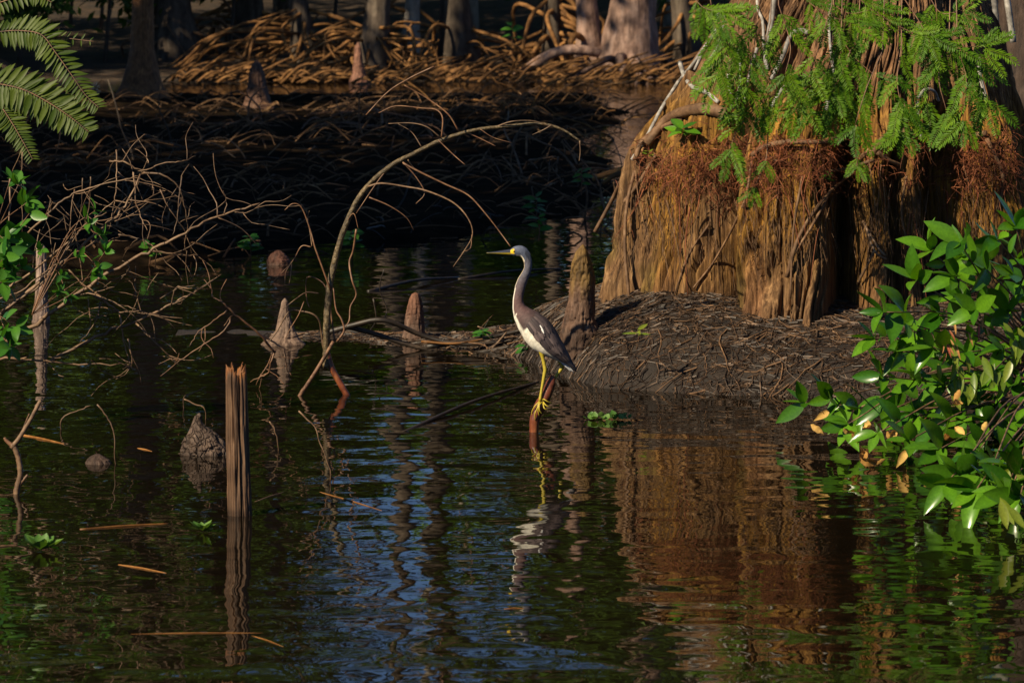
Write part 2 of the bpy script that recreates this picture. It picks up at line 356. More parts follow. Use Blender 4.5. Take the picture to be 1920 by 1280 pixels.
# root-matted mud bank under the big cypress
def bank_h(x, y):
    # shoreline depth as a function of x
    sx = np.array([-1.2, -0.35, 0.0, 0.18, 0.35, 0.75, 1.2, 1.6, 2.2, 3.2, 5.0])
    sy = np.array([15.2, 14.75, 14.45, 13.75, 13.25, 13.05, 12.95, 12.9, 12.7, 12.4, 12.0])
    s = np.interp(x, sx, sy) + 0.10*(fbm(x*3.1, x*0+0.7, seed=21)-0.5)
    d = y-s
    back = np.interp(x, [-1.2, 0.0, 0.4, 1.0, 5.0], [15.45, 15.2, 15.6, 17.5, 18.5])-y
    e = np.minimum(d, back)
    cap = np.interp(x, [-1.2, -0.2, 0.25, 0.6, 1.3, 5], [0.03, 0.06, 0.25, 0.34, 0.33, 0.42])
    h = cap*(1-np.exp(-np.maximum(e, 0)/0.42)) + np.minimum(e, 0)*0.6
    return h + np.where(e > 0, 0.05*(fbm(x*4, y*4, seed=22)-0.45) + 0.03*(fbm(x*13, y*13, seed=23)-0.5), 0)*sstep(0, 0.12, e)
bx = np.concatenate([np.arange(-1.5, 2.6, 0.02), np.arange(2.6, 5.5, 0.2)]); by = np.concatenate([np.arange(11.8, 14.6, 0.02), np.arange(14.6, 19, 0.15)])
BX, BY = np.meshgrid(bx, by)
me = grid_mesh('mud_bank', BX, BY, np.maximum(bank_h(BX, BY), -0.4), None, M['mud'])
bk = bpy.data.objects.new('mud_bank', me); COL.objects.link(bk); tag(bk, kind='structure')
bank_fast = Look(bx, by, bank_h(BX, BY))

def fibres(mb, pts, length, r, droop=0.3, curl=0.5, lie=None, seg=4, up=0.0):
    for p in pts:
        L = length*rnd.uniform(0.4, 1.5)
        a = rnd.uniform(0, 2*math.pi); d = Vector((math.cos(a), math.sin(a)*0.8, rnd.uniform(-droop, up)))
        q = [Vector(p)]; turn = rnd.gauss(0, curl)
        for k in range(seg):
            d = (Matrix.Rotation(turn+rnd.gauss(0, 0.3), 3, 'Z') @ d + Vector((0, 0, rnd.gauss(-droop*0.25, 0.22)))).normalized()
            nx = q[-1]+d*L/seg
            if lie: nx.z = max(nx.z*0.3+0.7*(lie(nx.x, nx.y)+0.006), lie(nx.x, nx.y)+0.002)
            q.append(nx)
        mb.tube(q, r*rnd.uniform(0.6, 1.5), r*0.4, sides=3, smooth=False, cap=False)
mb = MB(); pts = []
while len(pts) < 11000:
    x, y = rnd.uniform(-1.1, 2.6), rnd.uniform(12.6, 15.2)
    h = bank_fast(x, y)
    if h > -0.03: pts.append((x, y, h+rnd.uniform(0, 0.012)))
fibres(mb, pts, 0.12, 0.0024, lie=bank_fast)
o = mb.build('root_litter', M['fibre'], bk, smooth=False); tag(o, kind='stuff')
mb = MB(); pts2 = rnd.sample(pts, 420); fibres(mb, pts2, 0.26, 0.0032, lie=bank_fast, curl=0.35, seg=6)
o = mb.build('loose_roots', M['brownroot'], bk); tag(o, kind='stuff')

# ------------------------------------------------------------------ leaf-shaped meshes
def leaf_mesh(name, mat, w=0.40, fold=0.25, curl=0.25, seg=6, wav=0.0, rev=False, tipw=1.0):
    """unit-length leaf along +X, folded on its midrib"""
    mb = MB(); vs = []; cols = []
    for i in range(seg+1):
        t = i/seg; ww = w*0.5*(math.sin(math.pi*min(1, t**0.85)))**0.8 if 0 < i < seg else 0.006
        z = -curl*t*t; dz = fold*ww + wav*math.sin(i*2.1)
        vs += [(t, ww, z+dz), (t, 0, z), (t, -ww, z+dz*0.8)]
        cols += [(1, 1, 1), (1.25, 1.25, 1.1), (1, 1, 1)]
    fs = []
    for i in range(seg):
        a = i*3; fs += [(a, a+1, a+4, a+3), (a+1, a+2, a+5, a+4)]
    mb.add(vs, fs, cols); return mb.mesh(name, mat)
BAY = [leaf_mesh('leaf', M['bayleaf'], w, fo, cu) for w, fo, cu in ((0.42, 0.3, 0.12), (0.46, 0.45, 0.22), (0.38, 0.2, 0.05), (0.44, 0.35, -0.08), (0.40, 0.6, 0.3))]
YNG = [leaf_mesh('leaf', M['youngleaf'], w, 0.4, cu) for w, cu in ((0.3, 0.2), (0.34, -0.1))]
DEAD = [leaf_mesh('dry_leaf', M['deadleaf'], 0.55, fo, cu, 8, 0.10) for cu, fo in ((1.1, 1.2), (0.6, -0.9), (-0.9, 1.8))]
SHR = [leaf_mesh('leaf', M['shrubleaf'], w, 0.3, cu) for w, cu in ((0.5, 0.15), (0.55, 0.3), (0.46, 0.0))]
POD = [leaf_mesh('seed_pod', M['pod'], 0.16, 0.8, cu) for cu in (0.1, 0.3)]
PIN = [leaf_mesh('leaflet', M['fernleaf'], w, 0.3, cu, 5) for w, cu in ((0.30, 0.12), (0.27, 0.25), (0.32, 0.0))]

def spray_mesh(i):
    r = random.Random(40+i); mb = MB(); n = 17; pts = [Vector((t/8, 0.03*math.sin(t*0.7+i), -0.16*(t/8)**2)) for t in range(9)]
    mb.tube(pts, 0.008, 0.003, sides=3, smooth=False, cap=False, col=(1.3, 0.9, 0.5))
    for k in range(n):
        t = 0.06+0.94*k/n; x = t; y0 = 0.03*math.sin(t*8*0.7+i); z = -0.16*t*t
        ln = 0.145*(0.45+1.1*math.sin(math.pi*(0.12+0.8*t))**1.0)*r.uniform(0.8, 1.15)
        for s in (-1, 1):
            a = math.radians(r.uniform(48, 66)); tw = r.uniform(-0.25, 0.15)
            d = Vector((math.cos(a), s*math.sin(a), tw)).normalized(); q = Vector((-d.y*s, d.x*s, 0.2)).normalized()*0.026
            b0 = Vector((x, y0, z)); mid = b0+d*ln*0.5
            mb.add([b0, mid+q, b0+d*ln+Vector((0, 0, -0.015)), mid-q], [(0, 1, 2, 3)], (r.uniform(0.8, 1.25),)*3)
    d = Vector((1, 0, -0.2)); b0 = pts[-1]; mb.add([b0, b0+d*0.05+Vector((0, 0.016, 0)), b0+d*0.1, b0+d*0.05-Vector((0, 0.016, 0))], [(0, 1, 2, 3)])
    return mb.mesh('leaf_spray', M['needle'], smooth=False)
SPRAY = [spray_mesh(i) for i in range(6)]

# ------------------------------------------------------------------ the big fluted cypress
TC = Vector((1.36, 14.35, 0)); 
LOBES = [(-84, 0.46, 15), (-62, 0.26, 9), (-53, 0.12, 5), (-44, -0.16, 2.6), (-24, 0.36, 15), (-34, 0.10, 5), (-11, 0.22, 6), (-3, -0.14, 2.4), (8, 0.26, 7), (21, 0.28, 7), (15, -0.08, 2.0), (34, -0.08, 5), (52, 0.42, 12), (66, -0.12, 3), (78, 0.36, 14), (110, 0.3, 14), (140, 0.3, 14), (175, 0.3, 16), (215, 0.3, 15), (248, 0.3, 14)]
def trunk_r(ph, z):
    d = np.degrees(ph)
    lob = 0
    for a, amp, w in LOBES:
        dd = (d-a+180) % 360-180; lob = lob + amp*np.exp(-(dd/w)**2)
    low = sstep(1.16, 0.80, z+0.14*(vnoise(d*0.10, z*0+3, seed=32)-0.5))
    r_low = (0.560+lob)*np.interp(z, [-0.5, 0.1, 0.25, 0.9, 1.2], [1.12, 1.07, 1.0, 0.86, 0.80])
    r_up = np.interp(z, [0.8, 1.04, 1.23, 1.38, 1.5, 2.2, 4, 9], [0.77, 0.70, 0.63, 0.57, 0.515, 0.44, 0.36, 0.24])*(1+0.30*(lob-0.15)*np.interp(z, [1, 4, 9], [1, 0.5, 0.2]))
    r = r_low*low + r_up*(1-low)
    # ledge swelling
    r = r + 0.03*np.exp(-((z-0.90)/0.09)**2)*(vnoise(d*0.16, z*3, seed=31)-0.2)
    return r
def trunk_cx(z): return TC.x + np.interp(z, [0.8, 1.5, 9], [0, 0.11, 0.15])
def trunk_disp(ph, z):
    s = ph*0.85
    w = 0.05*(fbm(s*4, z*2.2, seed=41)-0.5) + 0.30*(fbm(s*0.9, z*0.9, seed=42)-0.5)
    n1 = np.abs(2*vnoise((s+w)*21, z*1.1+3, seed=43)-1); n2 = np.abs(2*vnoise((s+w*1.2)*52, z*2.6, seed=44)-1)
    n3 = np.abs(2*vnoise((s+w)*115, z*12, seed=45)-1); n0 = np.abs(2*vnoise((s+w*0.7)*6.5, z*0.8+9, seed=40)-1)
    f1 = sstep(0.0, 0.20, n1); f2 = sstep(0.0, 0.26, n2)
    cr = np.abs(2*vnoise(s*10+5*w, z*13+2*vnoise(s*30, z*3, seed=49), seed=46)-1)
    big = fbm(s*3.0, z*0.7, seed=47)-0.5
    amp = np.interp(z, [0, 0.9, 2, 9], [1, 0.9, 0.6, 0.4])
    return amp*(-0.045*(1-sstep(0, 0.35, n0)) - 0.050*(1-f1) - 0.026*(1-f2) - 0.012*(1-n3) - 0.006*(1-sstep(0, 0.12, cr))*f1 + 0.07*big + 0.012*(fbm(s*14, z*3, seed=48)-0.5))
phs = np.concatenate([np.linspace(-115, 85, 1000), np.linspace(86, 244, 120)])
zs = np.concatenate([np.arange(-0.25, 1.62, 0.0075), np.linspace(1.65, 3, 40), np.linspace(3.1, 11, 50)])
PH, ZZ = np.meshgrid(np.radians(phs), zs)
RR = trunk_r(PH, ZZ)+trunk_disp(PH, ZZ)
XX = trunk_cx(ZZ)+RR*np.sin(PH); YY = TC.y-RR*np.cos(PH)
mo = sstep(0.32, 0.52, fbm(PH*2.6+3, ZZ*1.5, seed=51))*sstep(0.25, 0.62, ZZ+0.45*(fbm(PH*3, ZZ*2, seed=52)-0.5))*sstep(1.25, 0.98, ZZ)
gr = sstep(0.50, 0.66, fbm(PH*5+30, ZZ*2.0, seed=53))*sstep(0.9, 0.4, ZZ)*0.8
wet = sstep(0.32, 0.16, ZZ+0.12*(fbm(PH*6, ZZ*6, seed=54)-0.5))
redd = sstep(0.5, 0.7, fbm(PH*4+7, ZZ*1.2, seed=55))
CC = np.ones(PH.shape+(3,))*np.array([0.98, 0.88, 0.70])
def blend(C, w, col): return C*(1-w[..., None]) + np.array(col)*w[..., None]
CC = blend(CC, redd*0.6, (1.0, 0.72, 0.55)); CC = blend(CC, mo*0.95, (1.15, 0.90, 0.20)); CC = blend(CC, gr*0.8, (0.62, 0.70, 0.18))
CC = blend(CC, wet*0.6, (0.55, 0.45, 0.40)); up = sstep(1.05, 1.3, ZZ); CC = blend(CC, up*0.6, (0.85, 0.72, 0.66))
cyp = empty('cypress_tree', TC)
tag(cyp, 'huge old cypress with fluted buttressed trunk on the root-matted bank', 'tree')
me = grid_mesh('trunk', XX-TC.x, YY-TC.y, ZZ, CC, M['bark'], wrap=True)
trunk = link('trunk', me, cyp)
_pl = np.radians(np.arange(-180, 181, 1.0)); _zl = np.arange(-0.3, 2.6, 0.02)
_PL, _ZL = np.meshgrid(_pl, _zl); trl = Look(_pl, _zl, trunk_r(_PL, _ZL)); tcx = Look(np.array([-1.0, 1.0]), _zl, np.repeat(trunk_cx(_zl)[:, None], 2, 1))
def surf(px, py, off=0.0):
    """a point off metres in front of the trunk's bark"""
    D = 12.9
    while D < 14.6:
        p = P(px, py, D); cx = tcx(0, p.z); ph = math.atan2(p.x-cx, -(p.y-TC.y)); rr = math.hypot(p.x-cx, p.y-TC.y)
        if rr <= trl(ph, p.z): break
        D += 0.02
    return P(px, py, D-off)
def surf_tube(name, pts, r0, r1, mat, off=0.02, sides=7, rough=0.08):
    q = [surf(x, y, off) for x, y in pts]
    # never let the depth jump between neighbours
    for i in range(1, len(q)):
        if abs(q[i].y-q[i-1].y) > 0.25: x, y = pts[i]; q[i] = P(x, y, q[i-1].y+math.copysign(0.25, q[i].y-q[i-1].y))
    mb = MB(); mb.tube(q, r0, r1, sides=sides, per=5, rough=rough); return mb.build(name, mat, cyp)
for pts, r0, r1 in [
    ([(1462, -60), (1452, 0), (1445, 50), (1436, 100), (1440, 130)], .015, .011), ([(1446, 150), (1468, 105), (1482, 68), (1500, 57), (1516, 62)], .009, .011),
    ([(1350, 20), (1340, 60), (1315, 105), (1302, 132)], .009, .006), ([(1275, 118), (1284, 145), (1300, 164), (1325, 174), (1347, 192)], .010, .009),
    ([(1345, 55), (1300, 120), (1272, 155), (1240, 205), (1212, 258), (1185, 300)], .009, .008), ([(1358, 30), (1352, 75), (1325, 120), (1312, 138)], .006, .005),
    ([(1366, 140), (1368, 170), (1376, 205)], .008, .006), ([(1385, 90), (1388, 150), (1380, 200)], .006, .007),
    ([(1500, 150), (1470, 165), (1450, 195), (1440, 220)], .009, .007), ([(1720, 185), (1735, 168), (1752, 172), (1760, 190)], .007, .006),
    ([(1720, 190), (1722, 220), (1728, 262)], .008, .006), ([(1420, 0), (1430, 40), (1432, 90)], .008, .006), ([(1545, 165), (1552, 190), (1548, 210)], .011, .010),
    ([(1395, 190), (1405, 140), (1420, 90)], .006, .007), ([(1560, -20), (1555, 60), (1565, 150)], .008, .006), ([(1835, -20), (1840, 60), (1836, 130), (1850, 190)], .010, .008)]:
    if pts[0][1] <= 0: pts = [(pts[0][0]+8, -330), (pts[0][0]+10, -150)]+pts
    surf_tube('aerial_root', pts, r0, r1, M['whiteroot'], 0.015)
for pts, r0, r1 in [
    ([(1410, 292), (1435, 275), (1480, 266), (1545, 266), (1590, 250)], .012, .010), ([(1635, 290), (1655, 262), (1685, 246), (1720, 250)], .018, .012), ([(1645, 285), (1665, 300), (1690, 310)], .012, .007),
    ([(1212, 270), (1250, 225), (1290, 208), (1330, 205), (1365, 215)], .020, .028), ([(1190, 300), (1205, 265), (1240, 240), (1280, 222)], .012, .010),
    ([(1115, 435), (1150, 370), (1180, 310), (1215, 262)], .008, .010), ([(1170, 380), (1200, 340), (1230, 290)], .009, .007), ([(1180, 560), (1172, 470), (1175, 390), (1190, 320)], .007, .008),
    ([(1565, 340), (1530, 410), (1490, 475)], .007, .005), ([(1505, 330), (1488, 430), (1482, 560)], .006, .004), ([(1475, 520), (1500, 440), (1545, 372), (1590, 330)], .009, .006),
    ([(1410, 300), (1395, 380), (1345, 480), (1300, 540)], .006, .004), ([(1330, 420), (1290, 480), (1262, 560)], .005, .003), ([(1700, 330), (1690, 400), (1705, 470)], .006, .004),
    ([(1610, 300), (1680, 250), (1780, 262), (1850, 250)], .012, .014), ([(1850, 260), (1880, 330), (1870, 400)], .010, .008), ([(1450, 300), (1560, 320), (1640, 300)], .006, .008)]:
    surf_tube('root', pts, r0, r1, M['brownroot'], 0.018)
for k in range(60):
    x = rnd.uniform(1150, 1900); y = rnd.uniform(270, 400); L = rnd.uniform(60, 200); dx = rnd.gauss(0, 28)
    surf_tube('hanging_rootlet', [(x, y), (x+dx*0.3+rnd.gauss(0, 6), y+L*0.4), (x+dx, y+L)], rnd.uniform(.0015, .0035), .001, M['redfibre'] if rnd.random() < 0.5 else M['brownroot'], rnd.uniform(0.01, 0.04), 4, 0)
for a in ([(1622, 420), (1640, 470), (1662, 486)], [(1640, 468), (1625, 500), (1608, 532)], [(1618, 415), (1645, 462), (1660, 480)]):
    surf_tube('snapped_twig', a, .006, .005, M['twig'], 0.035, 5)
# red-brown rootlet mats hanging over the ledge
mb = MB(); pts = []
for k in range(2600):
    x = rnd.choice([rnd.gauss(1330, 70), rnd.gauss(1490, 90), rnd.uniform(1190, 1910), rnd.gauss(1850, 45)]); y = rnd.gauss(300, 32) + (10 if x < 1400 else 0)
    if x > 1920 or x < 1185 or y < 225 or y > 400: continue
    p = surf(x, y, rnd.uniform(-0.01, 0.045)); q = [p]; d = Vector((rnd.gauss(0, 0.6), rnd.uniform(-0.7, 0.1), rnd.uniform(-0.9, 0.35))).normalized(); L = rnd.uniform(0.03, 0.11)
    for j in range(4):
        d = (d+Vector((rnd.gauss(0, 0.3), rnd.gauss(0, 0.2), rnd.gauss(-0.16, 0.3)))).normalized(); q.append(q[-1]+d*L/4)
    mb.tube(q, rnd.uniform(0.0008, 0.0022), 0.0006, sides=3, smooth=False, cap=False)
tag(mb.build('rootlet_mat', M['redfibre'], cyp, smooth=False), kind='stuff')
mb = MB()
for k in range(900):
    x = rnd.uniform(1150, 1900); y = rnd.uniform(330, 470); p = surf(x, y, 0.004); q = [p]; L = rnd.uniform(0.05, 0.18); d = Vector((rnd.gauss(0, 0.15), 0, -1))
    for j in range(4):
        d = (d+Vector((rnd.gauss(0, 0.12), rnd.gauss(-0.02, 0.06), -0.1))).normalized(); q.append(q[-1]+d*L/4)
    mb.tube(q, rnd.uniform(0.0007, 0.0016), 0.0006, sides=3, smooth=False, cap=False)
tag(mb.build('bark_fringe', M['brownroot'], cyp, smooth=False), kind='stuff')
# green needle sprays on drooping twigs in front of the trunk
TW = [[(1330, -10), (1345, 60), (1372, 110)], [(1385, -10), (1372, 70), (1345, 140)], [(1425, -10), (1415, 80), (1398, 160)], [(1445, 40), (1425, 120), (1398, 200)],
 [(1455, 175), (1425, 195), (1385, 240), (1368, 280)], [(1295, -10), (1320, 15), (1350, 22)], [(1490, 140), (1540, 165), (1562, 205)], [(1560, 10), (1535, 90), (1505, 180)],
 [(1578, 50), (1560, 130), (1535, 205)], [(1650, 10), (1625, 100), (1600, 185)], [(1655, 95), (1625, 165), (1603, 235)], [(1600, -10), (1660, 35), (1720, 65), (1780, 78)],
 [(1690, -10), (1720, 35), (1735, 60)], [(1660, 55), (1700, 62), (1790, 85), (1845, 88)], [(1715, 60), (1745, 120), (1740, 190)], [(1795, 90), (1812, 150), (1805, 225)],
 [(1760, 80), (1825, 125), (1850, 185)], [(1690, 90), (1682, 150), (1690, 200)], [(1500, -10), (1545, 25), (1600, 45)], [(1606, 235), (1607, 290), (1607, 312)],
 [(1695, 185), (1698, 225), (1692, 245)], [(1440, 235), (1436, 300), (1415, 350)], [(1565, 50), (1600, 105), (1650, 150)], [(1460, 10), (1482, 85), (1472, 140)],
 [(1540, -10), (1590, 25), (1645, 15)], [(1740, -10), (1765, 25), (1805, 20)], [(1560, 120), (1520, 165), (1480, 205)], [(1780, 60), (1760, 140), (1775, 210)], [(1610, 60), (1580, 130), (1560, 170)]]
ns_ = 0
for pts in ([(1600, -330), (1560, -235), (1470, -185), (1380, -180), (1290, -170)], [(1615, -330), (1610, -240), (1560, -185), (1510, -175)], [(1630, -330), (1680, -240), (1760, -185), (1830, -175)], [(1625, -330), (1650, -250), (1690, -190), (1730, -180)]):
    q = [surf(*pts[0], -0.05)]+[P(x, y, 13.5-0.13*j) for j, (x, y) in enumerate(pts[1:])]; mb = MB(); mb.tube(q, .022, .008, sides=7, per=5, rough=.08); mb.build('limb', M['brownroot'], cyp)
for i, pp in enumerate(TW):
    D0 = 12.95+0.22*rnd.random(); q = catmull([P(x, y, D0-0.03*j) for j, (x, y) in enumerate(pp)], 5)
    q0 = [P(pp[0][0]+(pp[0][0]-pp[1][0])*0.3, -178, D0+0.1)] if pp[0][1] < 130 else []
    mb = MB(); mb.tube(q0+q, 0.0028, 0.0012, sides=4, smooth=False); br = mb.build('branch', M['redtwig'], cyp)
    k = 1 if i not in (19, 21) else 5; n = len(q)
    for j in range(k, n):
        for s in ((-1, 1) if j < n-1 else (-1, 0, 1)):
            if j < n-1 and rnd.random() < 0.60: continue
            t = (q[j]-q[j-1]).normalized(); side = t.cross(Vector((0, -1, 0.2))).normalized()*s
            d = (t*0.75+side*0.8+Vector((0, -0.25, -0.32))+rv(0.22)).normalized()
            L = rnd.uniform(0.10, 0.155)*(0.6 if i in (19, 21) else 1)
            link('leaf_spray', SPRAY[rnd.randrange(6)], br, frame(d, Vector((0, -0.75, 0.6))+rv(0.35), q[j]-TC, (L, L*1.0, L))); ns_ += 1
print('sprays', ns_)
# high crown, out of the picture
def leaf_cloud(mb, c, r, n, size, clump=14, squash=1.0):
    c = Vector(c); r = Vector(r); cl = []
    for k in range(clump):
        while True:
            u = rv(1.0)
            if u.length < 1: break
        cl.append((Vector((u.x*r.x, u.y*r.y, u.z*r.z)), rnd.uniform(0.22, 0.48)))
    for k in range(n):
        b0, s = cl[rnd.randrange(clump)]
        u = Vector((rnd.gauss(0, 1), rnd.gauss(0, 1), rnd.gauss(0, 0.7)))*s*0.62
        p = c+b0+Vector((u.x*r.x, u.y*r.y, u.z*r.z*squash))
        d = rv(1).normalized(); e = d.orthogonal().normalized(); sz = size*rnd.uniform(0.6, 1.4)
        mb.add([p-d*sz*0.5, p+e*sz*0.22, p+d*sz*0.5, p-e*sz*0.22], [(0, 1, 2, 3)], (rnd.uniform(0.75, 1.25),)*3)
mb = MB(); leaf_cloud(mb, (2.2, 15.6, 9.5), (2.6, 2.6, 3.2), 3500, 0.22); mb.build('crown', M['crown'], cyp, smooth=False)

# tiny broad-leaf seedlings rooted on the trunk
def sprig(name, base, n, L, label, cat, meshes=SHR, group=None, lean=(0, -0.3, 0.8), stem=0.10, r=0.0015):
    base = Vector(base); e = empty(name, base); tag(e, label, cat, group)
    top = base+Vector(lean).normalized()*stem
    mb = MB(); mb.tube([base, base.lerp(top, 0.5)+rv(0.008), top], r, r*0.6, sides=4); mb.build('stem', M['redtwig'], e)
    for k in range(n):
        a = 2.4*k; t = 0.35+0.65*(k+1)/n
        d = Vector((math.cos(a), math.sin(a)*0.7-0.25, rnd.uniform(-0.15, 0.4)))
        link('leaf', meshes[k % len(meshes)], e, frame(d, Vector((0, -0.5, 0.8))+rv(0.3), base.lerp(top, t)-base, L*rnd.uniform(0.7, 1.2)))
    return e
sprig('seedling', surf(1278, 262, 0.0), 9, 0.085, 'dark leafed seedling rooted in the ledge of the huge cypress', 'seedling', BAY, lean=(0.0, -0.6, 0.6), stem=0.07)
sprig('seedling', surf(1552, 350, 0.0), 7, 0.03, 'tiny seedling sprouting from bark on the front of the huge cypress', 'seedling', SHR, stem=0.06)
sprig('seedling', surf(1215, 300, 0.0), 5, 0.03, 'small yellow-green sprout at the left rim of the cypress ledge', 'seedling', YNG, stem=0.04)

# ------------------------------------------------------------------ heron
HD = 12.0
RIBS = [((957.5, 477.5), (957, 467.5), .007), ((963, 479.5), (962, 463.5), .0125), ((970, 480), (969, 460.8), .0155), ((976, 481), (979, 460.8), .0165), ((979.5, 485), (987.5, 465.5), .016),
 ((982, 491), (993.5, 474), .0148), ((983, 498), (997, 486), .0135), ((981.5, 505), (997.5, 499), .013), ((977, 513), (995, 511.5), .0128), ((971, 523), (990.5, 523), .0128), ((966.5, 535), (986, 536), .013),
 ((963.5, 550), (982.5, 549), .0138), ((961.5, 565), (981, 561), .0155), ((961.5, 580), (983.5, 570), .021), ((963.5, 594), (990, 576), .031), ((967.5, 606), (1002, 582), .043),
 ((974, 620), (1016, 590), .053), ((983, 636), (1030, 602), .057), ((993, 649), (1042, 618), .057), ((1008, 660), (1052, 636), .053), ((1024, 668), (1062, 654), .043), ((1042, 675), (1070, 670), .029), ((1060, 684), (1076, 682), .016), ((1077, 694), (1082, 692), .004)]
def rib(u):
    u = max(0, min(len(RIBS)-1.0001, u)); k = int(u); t = u-k
    def cr(f):
        a, b, c, d = [f(RIBS[max(0, min(len(RIBS)-1, k+i))]) for i in (-1, 0, 1, 2)]
        return 0.5*(2*b+(c-a)*t+(2*a-5*b+4*c-d)*t*t+(3*b-a-3*c+d)*t**3)
    return (cr(lambda r: r[0][0]), cr(lambda r: r[0][1])), (cr(lambda r: r[1][0]), cr(lambda r: r[1][1])), cr(lambda r: r[2])
def body_pt(u, v, side, off=0.0):
    A, B, hw = rib(u); t = max(0.0, 1-(2*v-1)**2)**0.5
    p = P(A[0]+(B[0]-A[0])*v, A[1]+(B[1]-A[1])*v, HD); return p+Vector((0, side*(hw*t+off), 0))
hroot = empty('heron', W(1002, 808)); hroot.location = W(1002, 809); hroot.location.z = 0.0
tag(hroot, 'slate grey heron with white belly and yellow legs standing on a stub', 'heron')
mb = MB(); NS = 28; NU = 116; vs = []; fs = []; cols = []
GREY, DGREY, BROWN, WHITE, CREAM, RUFF = (0.095, 0.092, 0.115), (0.062, 0.072, 0.105), (0.065, 0.046, 0.045), (0.78, 0.73, 0.62), (0.72, 0.58, 0.34), (0.105, 0.058, 0.055)
def lerp3(a, b, t): return tuple(a[i]+(b[i]-a[i])*t for i in range(3))
for i in range(NU):
    u = i/(NU-1)*(len(RIBS)-1.001); A, B, hw = rib(u)
    a, b_ = P(*A, HD), P(*B, HD); c = (a+b_)/2; ax_ = (b_-a)/2
    for j in range(NS):
        an = 2*math.pi*j/NS; q = -math.cos(an)          # -1 front / belly, +1 back
        wob = 1+0.012*math.sin(j*5.1+i*0.9)
        vs.append(c+ax_*q*wob+Vector((0, math.sin(an)*hw*wob, 0)))
        fr = (q+1)/2; k = rnd.uniform(0.8, 1.2)
        if u < 5: base = lerp3(DGREY, (0.09, 0.105, 0.155), max(0, 1-abs(u-2.2)/3)); w = CREAM if fr < 0.10 and u > 3.3 else (WHITE if fr < 0.14 and u > 1.6 else base)
        elif u < 13.5:
            base = lerp3(GREY, RUFF, max(0, min(1, (u-8)/4))); w = lerp3(CREAM, WHITE, max(0, min(1, (u-8)/3))) if fr < 0.045+0.04*max(0, u-10)/3.5 else base
        elif u < 16: base = lerp3(RUFF, BROWN, (u-13.5)/2.5); w = WHITE if fr < 0.10+0.10*rnd.random() else base
        else: base = BROWN; w = WHITE if fr < 0.44-0.10*max(0, (u-19))/3 else base
        if u < 1.25 and 0.22 < fr < 0.82: w = (0.62, 0.42, 0.02)
        cols.append(tuple(x*k for x in w))
for i in range(NU-1):
    for j in range(NS):
        j2 = (j+1) % NS; fs.append((i*NS+j, i*NS+j2, (i+1)*NS+j2, (i+1)*NS+j))
fs.append(tuple(range(NS-1, -1, -1))); fs.append(tuple(range((NU-1)*NS, NU*NS)))
mb.add(vs, fs, cols, 0)
def hp(x, y, d=0.0): return P(x, y, HD+d)
# legs and toes belong to the same body mesh
mb.tube([hp(1014, 655, -.02), hp(1018, 672, -.02), hp(1022, 692, -.02), hp(1021, 700, -.02), hp(1016, 728, -.022), hp(1012, 752, -.026)], 0, radii=[.011, .0062, .0070, .0066, .0048, .0052], sides=8, per=4, mi=1)
mb.tube([hp(1040, 664, .02), hp(1048, 676, .022), hp(1054, 686, .024), hp(1052, 692, .024), hp(1042, 706, .022), hp(1027, 731, 0.0), hp(1018, 752, -.018)], 0, radii=[.011, .0062, .0072, .0066, .0050, .0046, .0052], sides=8, per=4, mi=1)
for toe in [[(1012, 752, -.026), (1004, 760, -.030), (998, 770, -.024), (997, 779, -.016)], [(1012, 752, -.026), (1008, 764, -.036), (1003, 776, -.036), (1004, 788, -.028)], [(1012, 752, -.026), (1011, 762, -.040), (1012, 770, -.042), (1017, 776, -.036)],
            [(1018, 752, -.018), (1022, 758, -.038), (1028, 762, -.040), (1034, 764, -.028)], [(1018, 752, -.018), (1019, 748, -.036), (1026, 752, -.042), (1035, 756, -.030)], [(1018, 752, -.018), (1020, 764, -.040), (1024, 767, -.040), (1028, 768, -.034)], [(1018, 752, -.018), (1012, 758, -.036), (1009, 768, -.040), (1011, 780, -.034)]]:
    mb.tube([hp(*t) for t in toe], .0030, .0016, sides=6, per=3, mi=1)
body = mb.build('body', [M['feather'], M['legskin']], hroot)
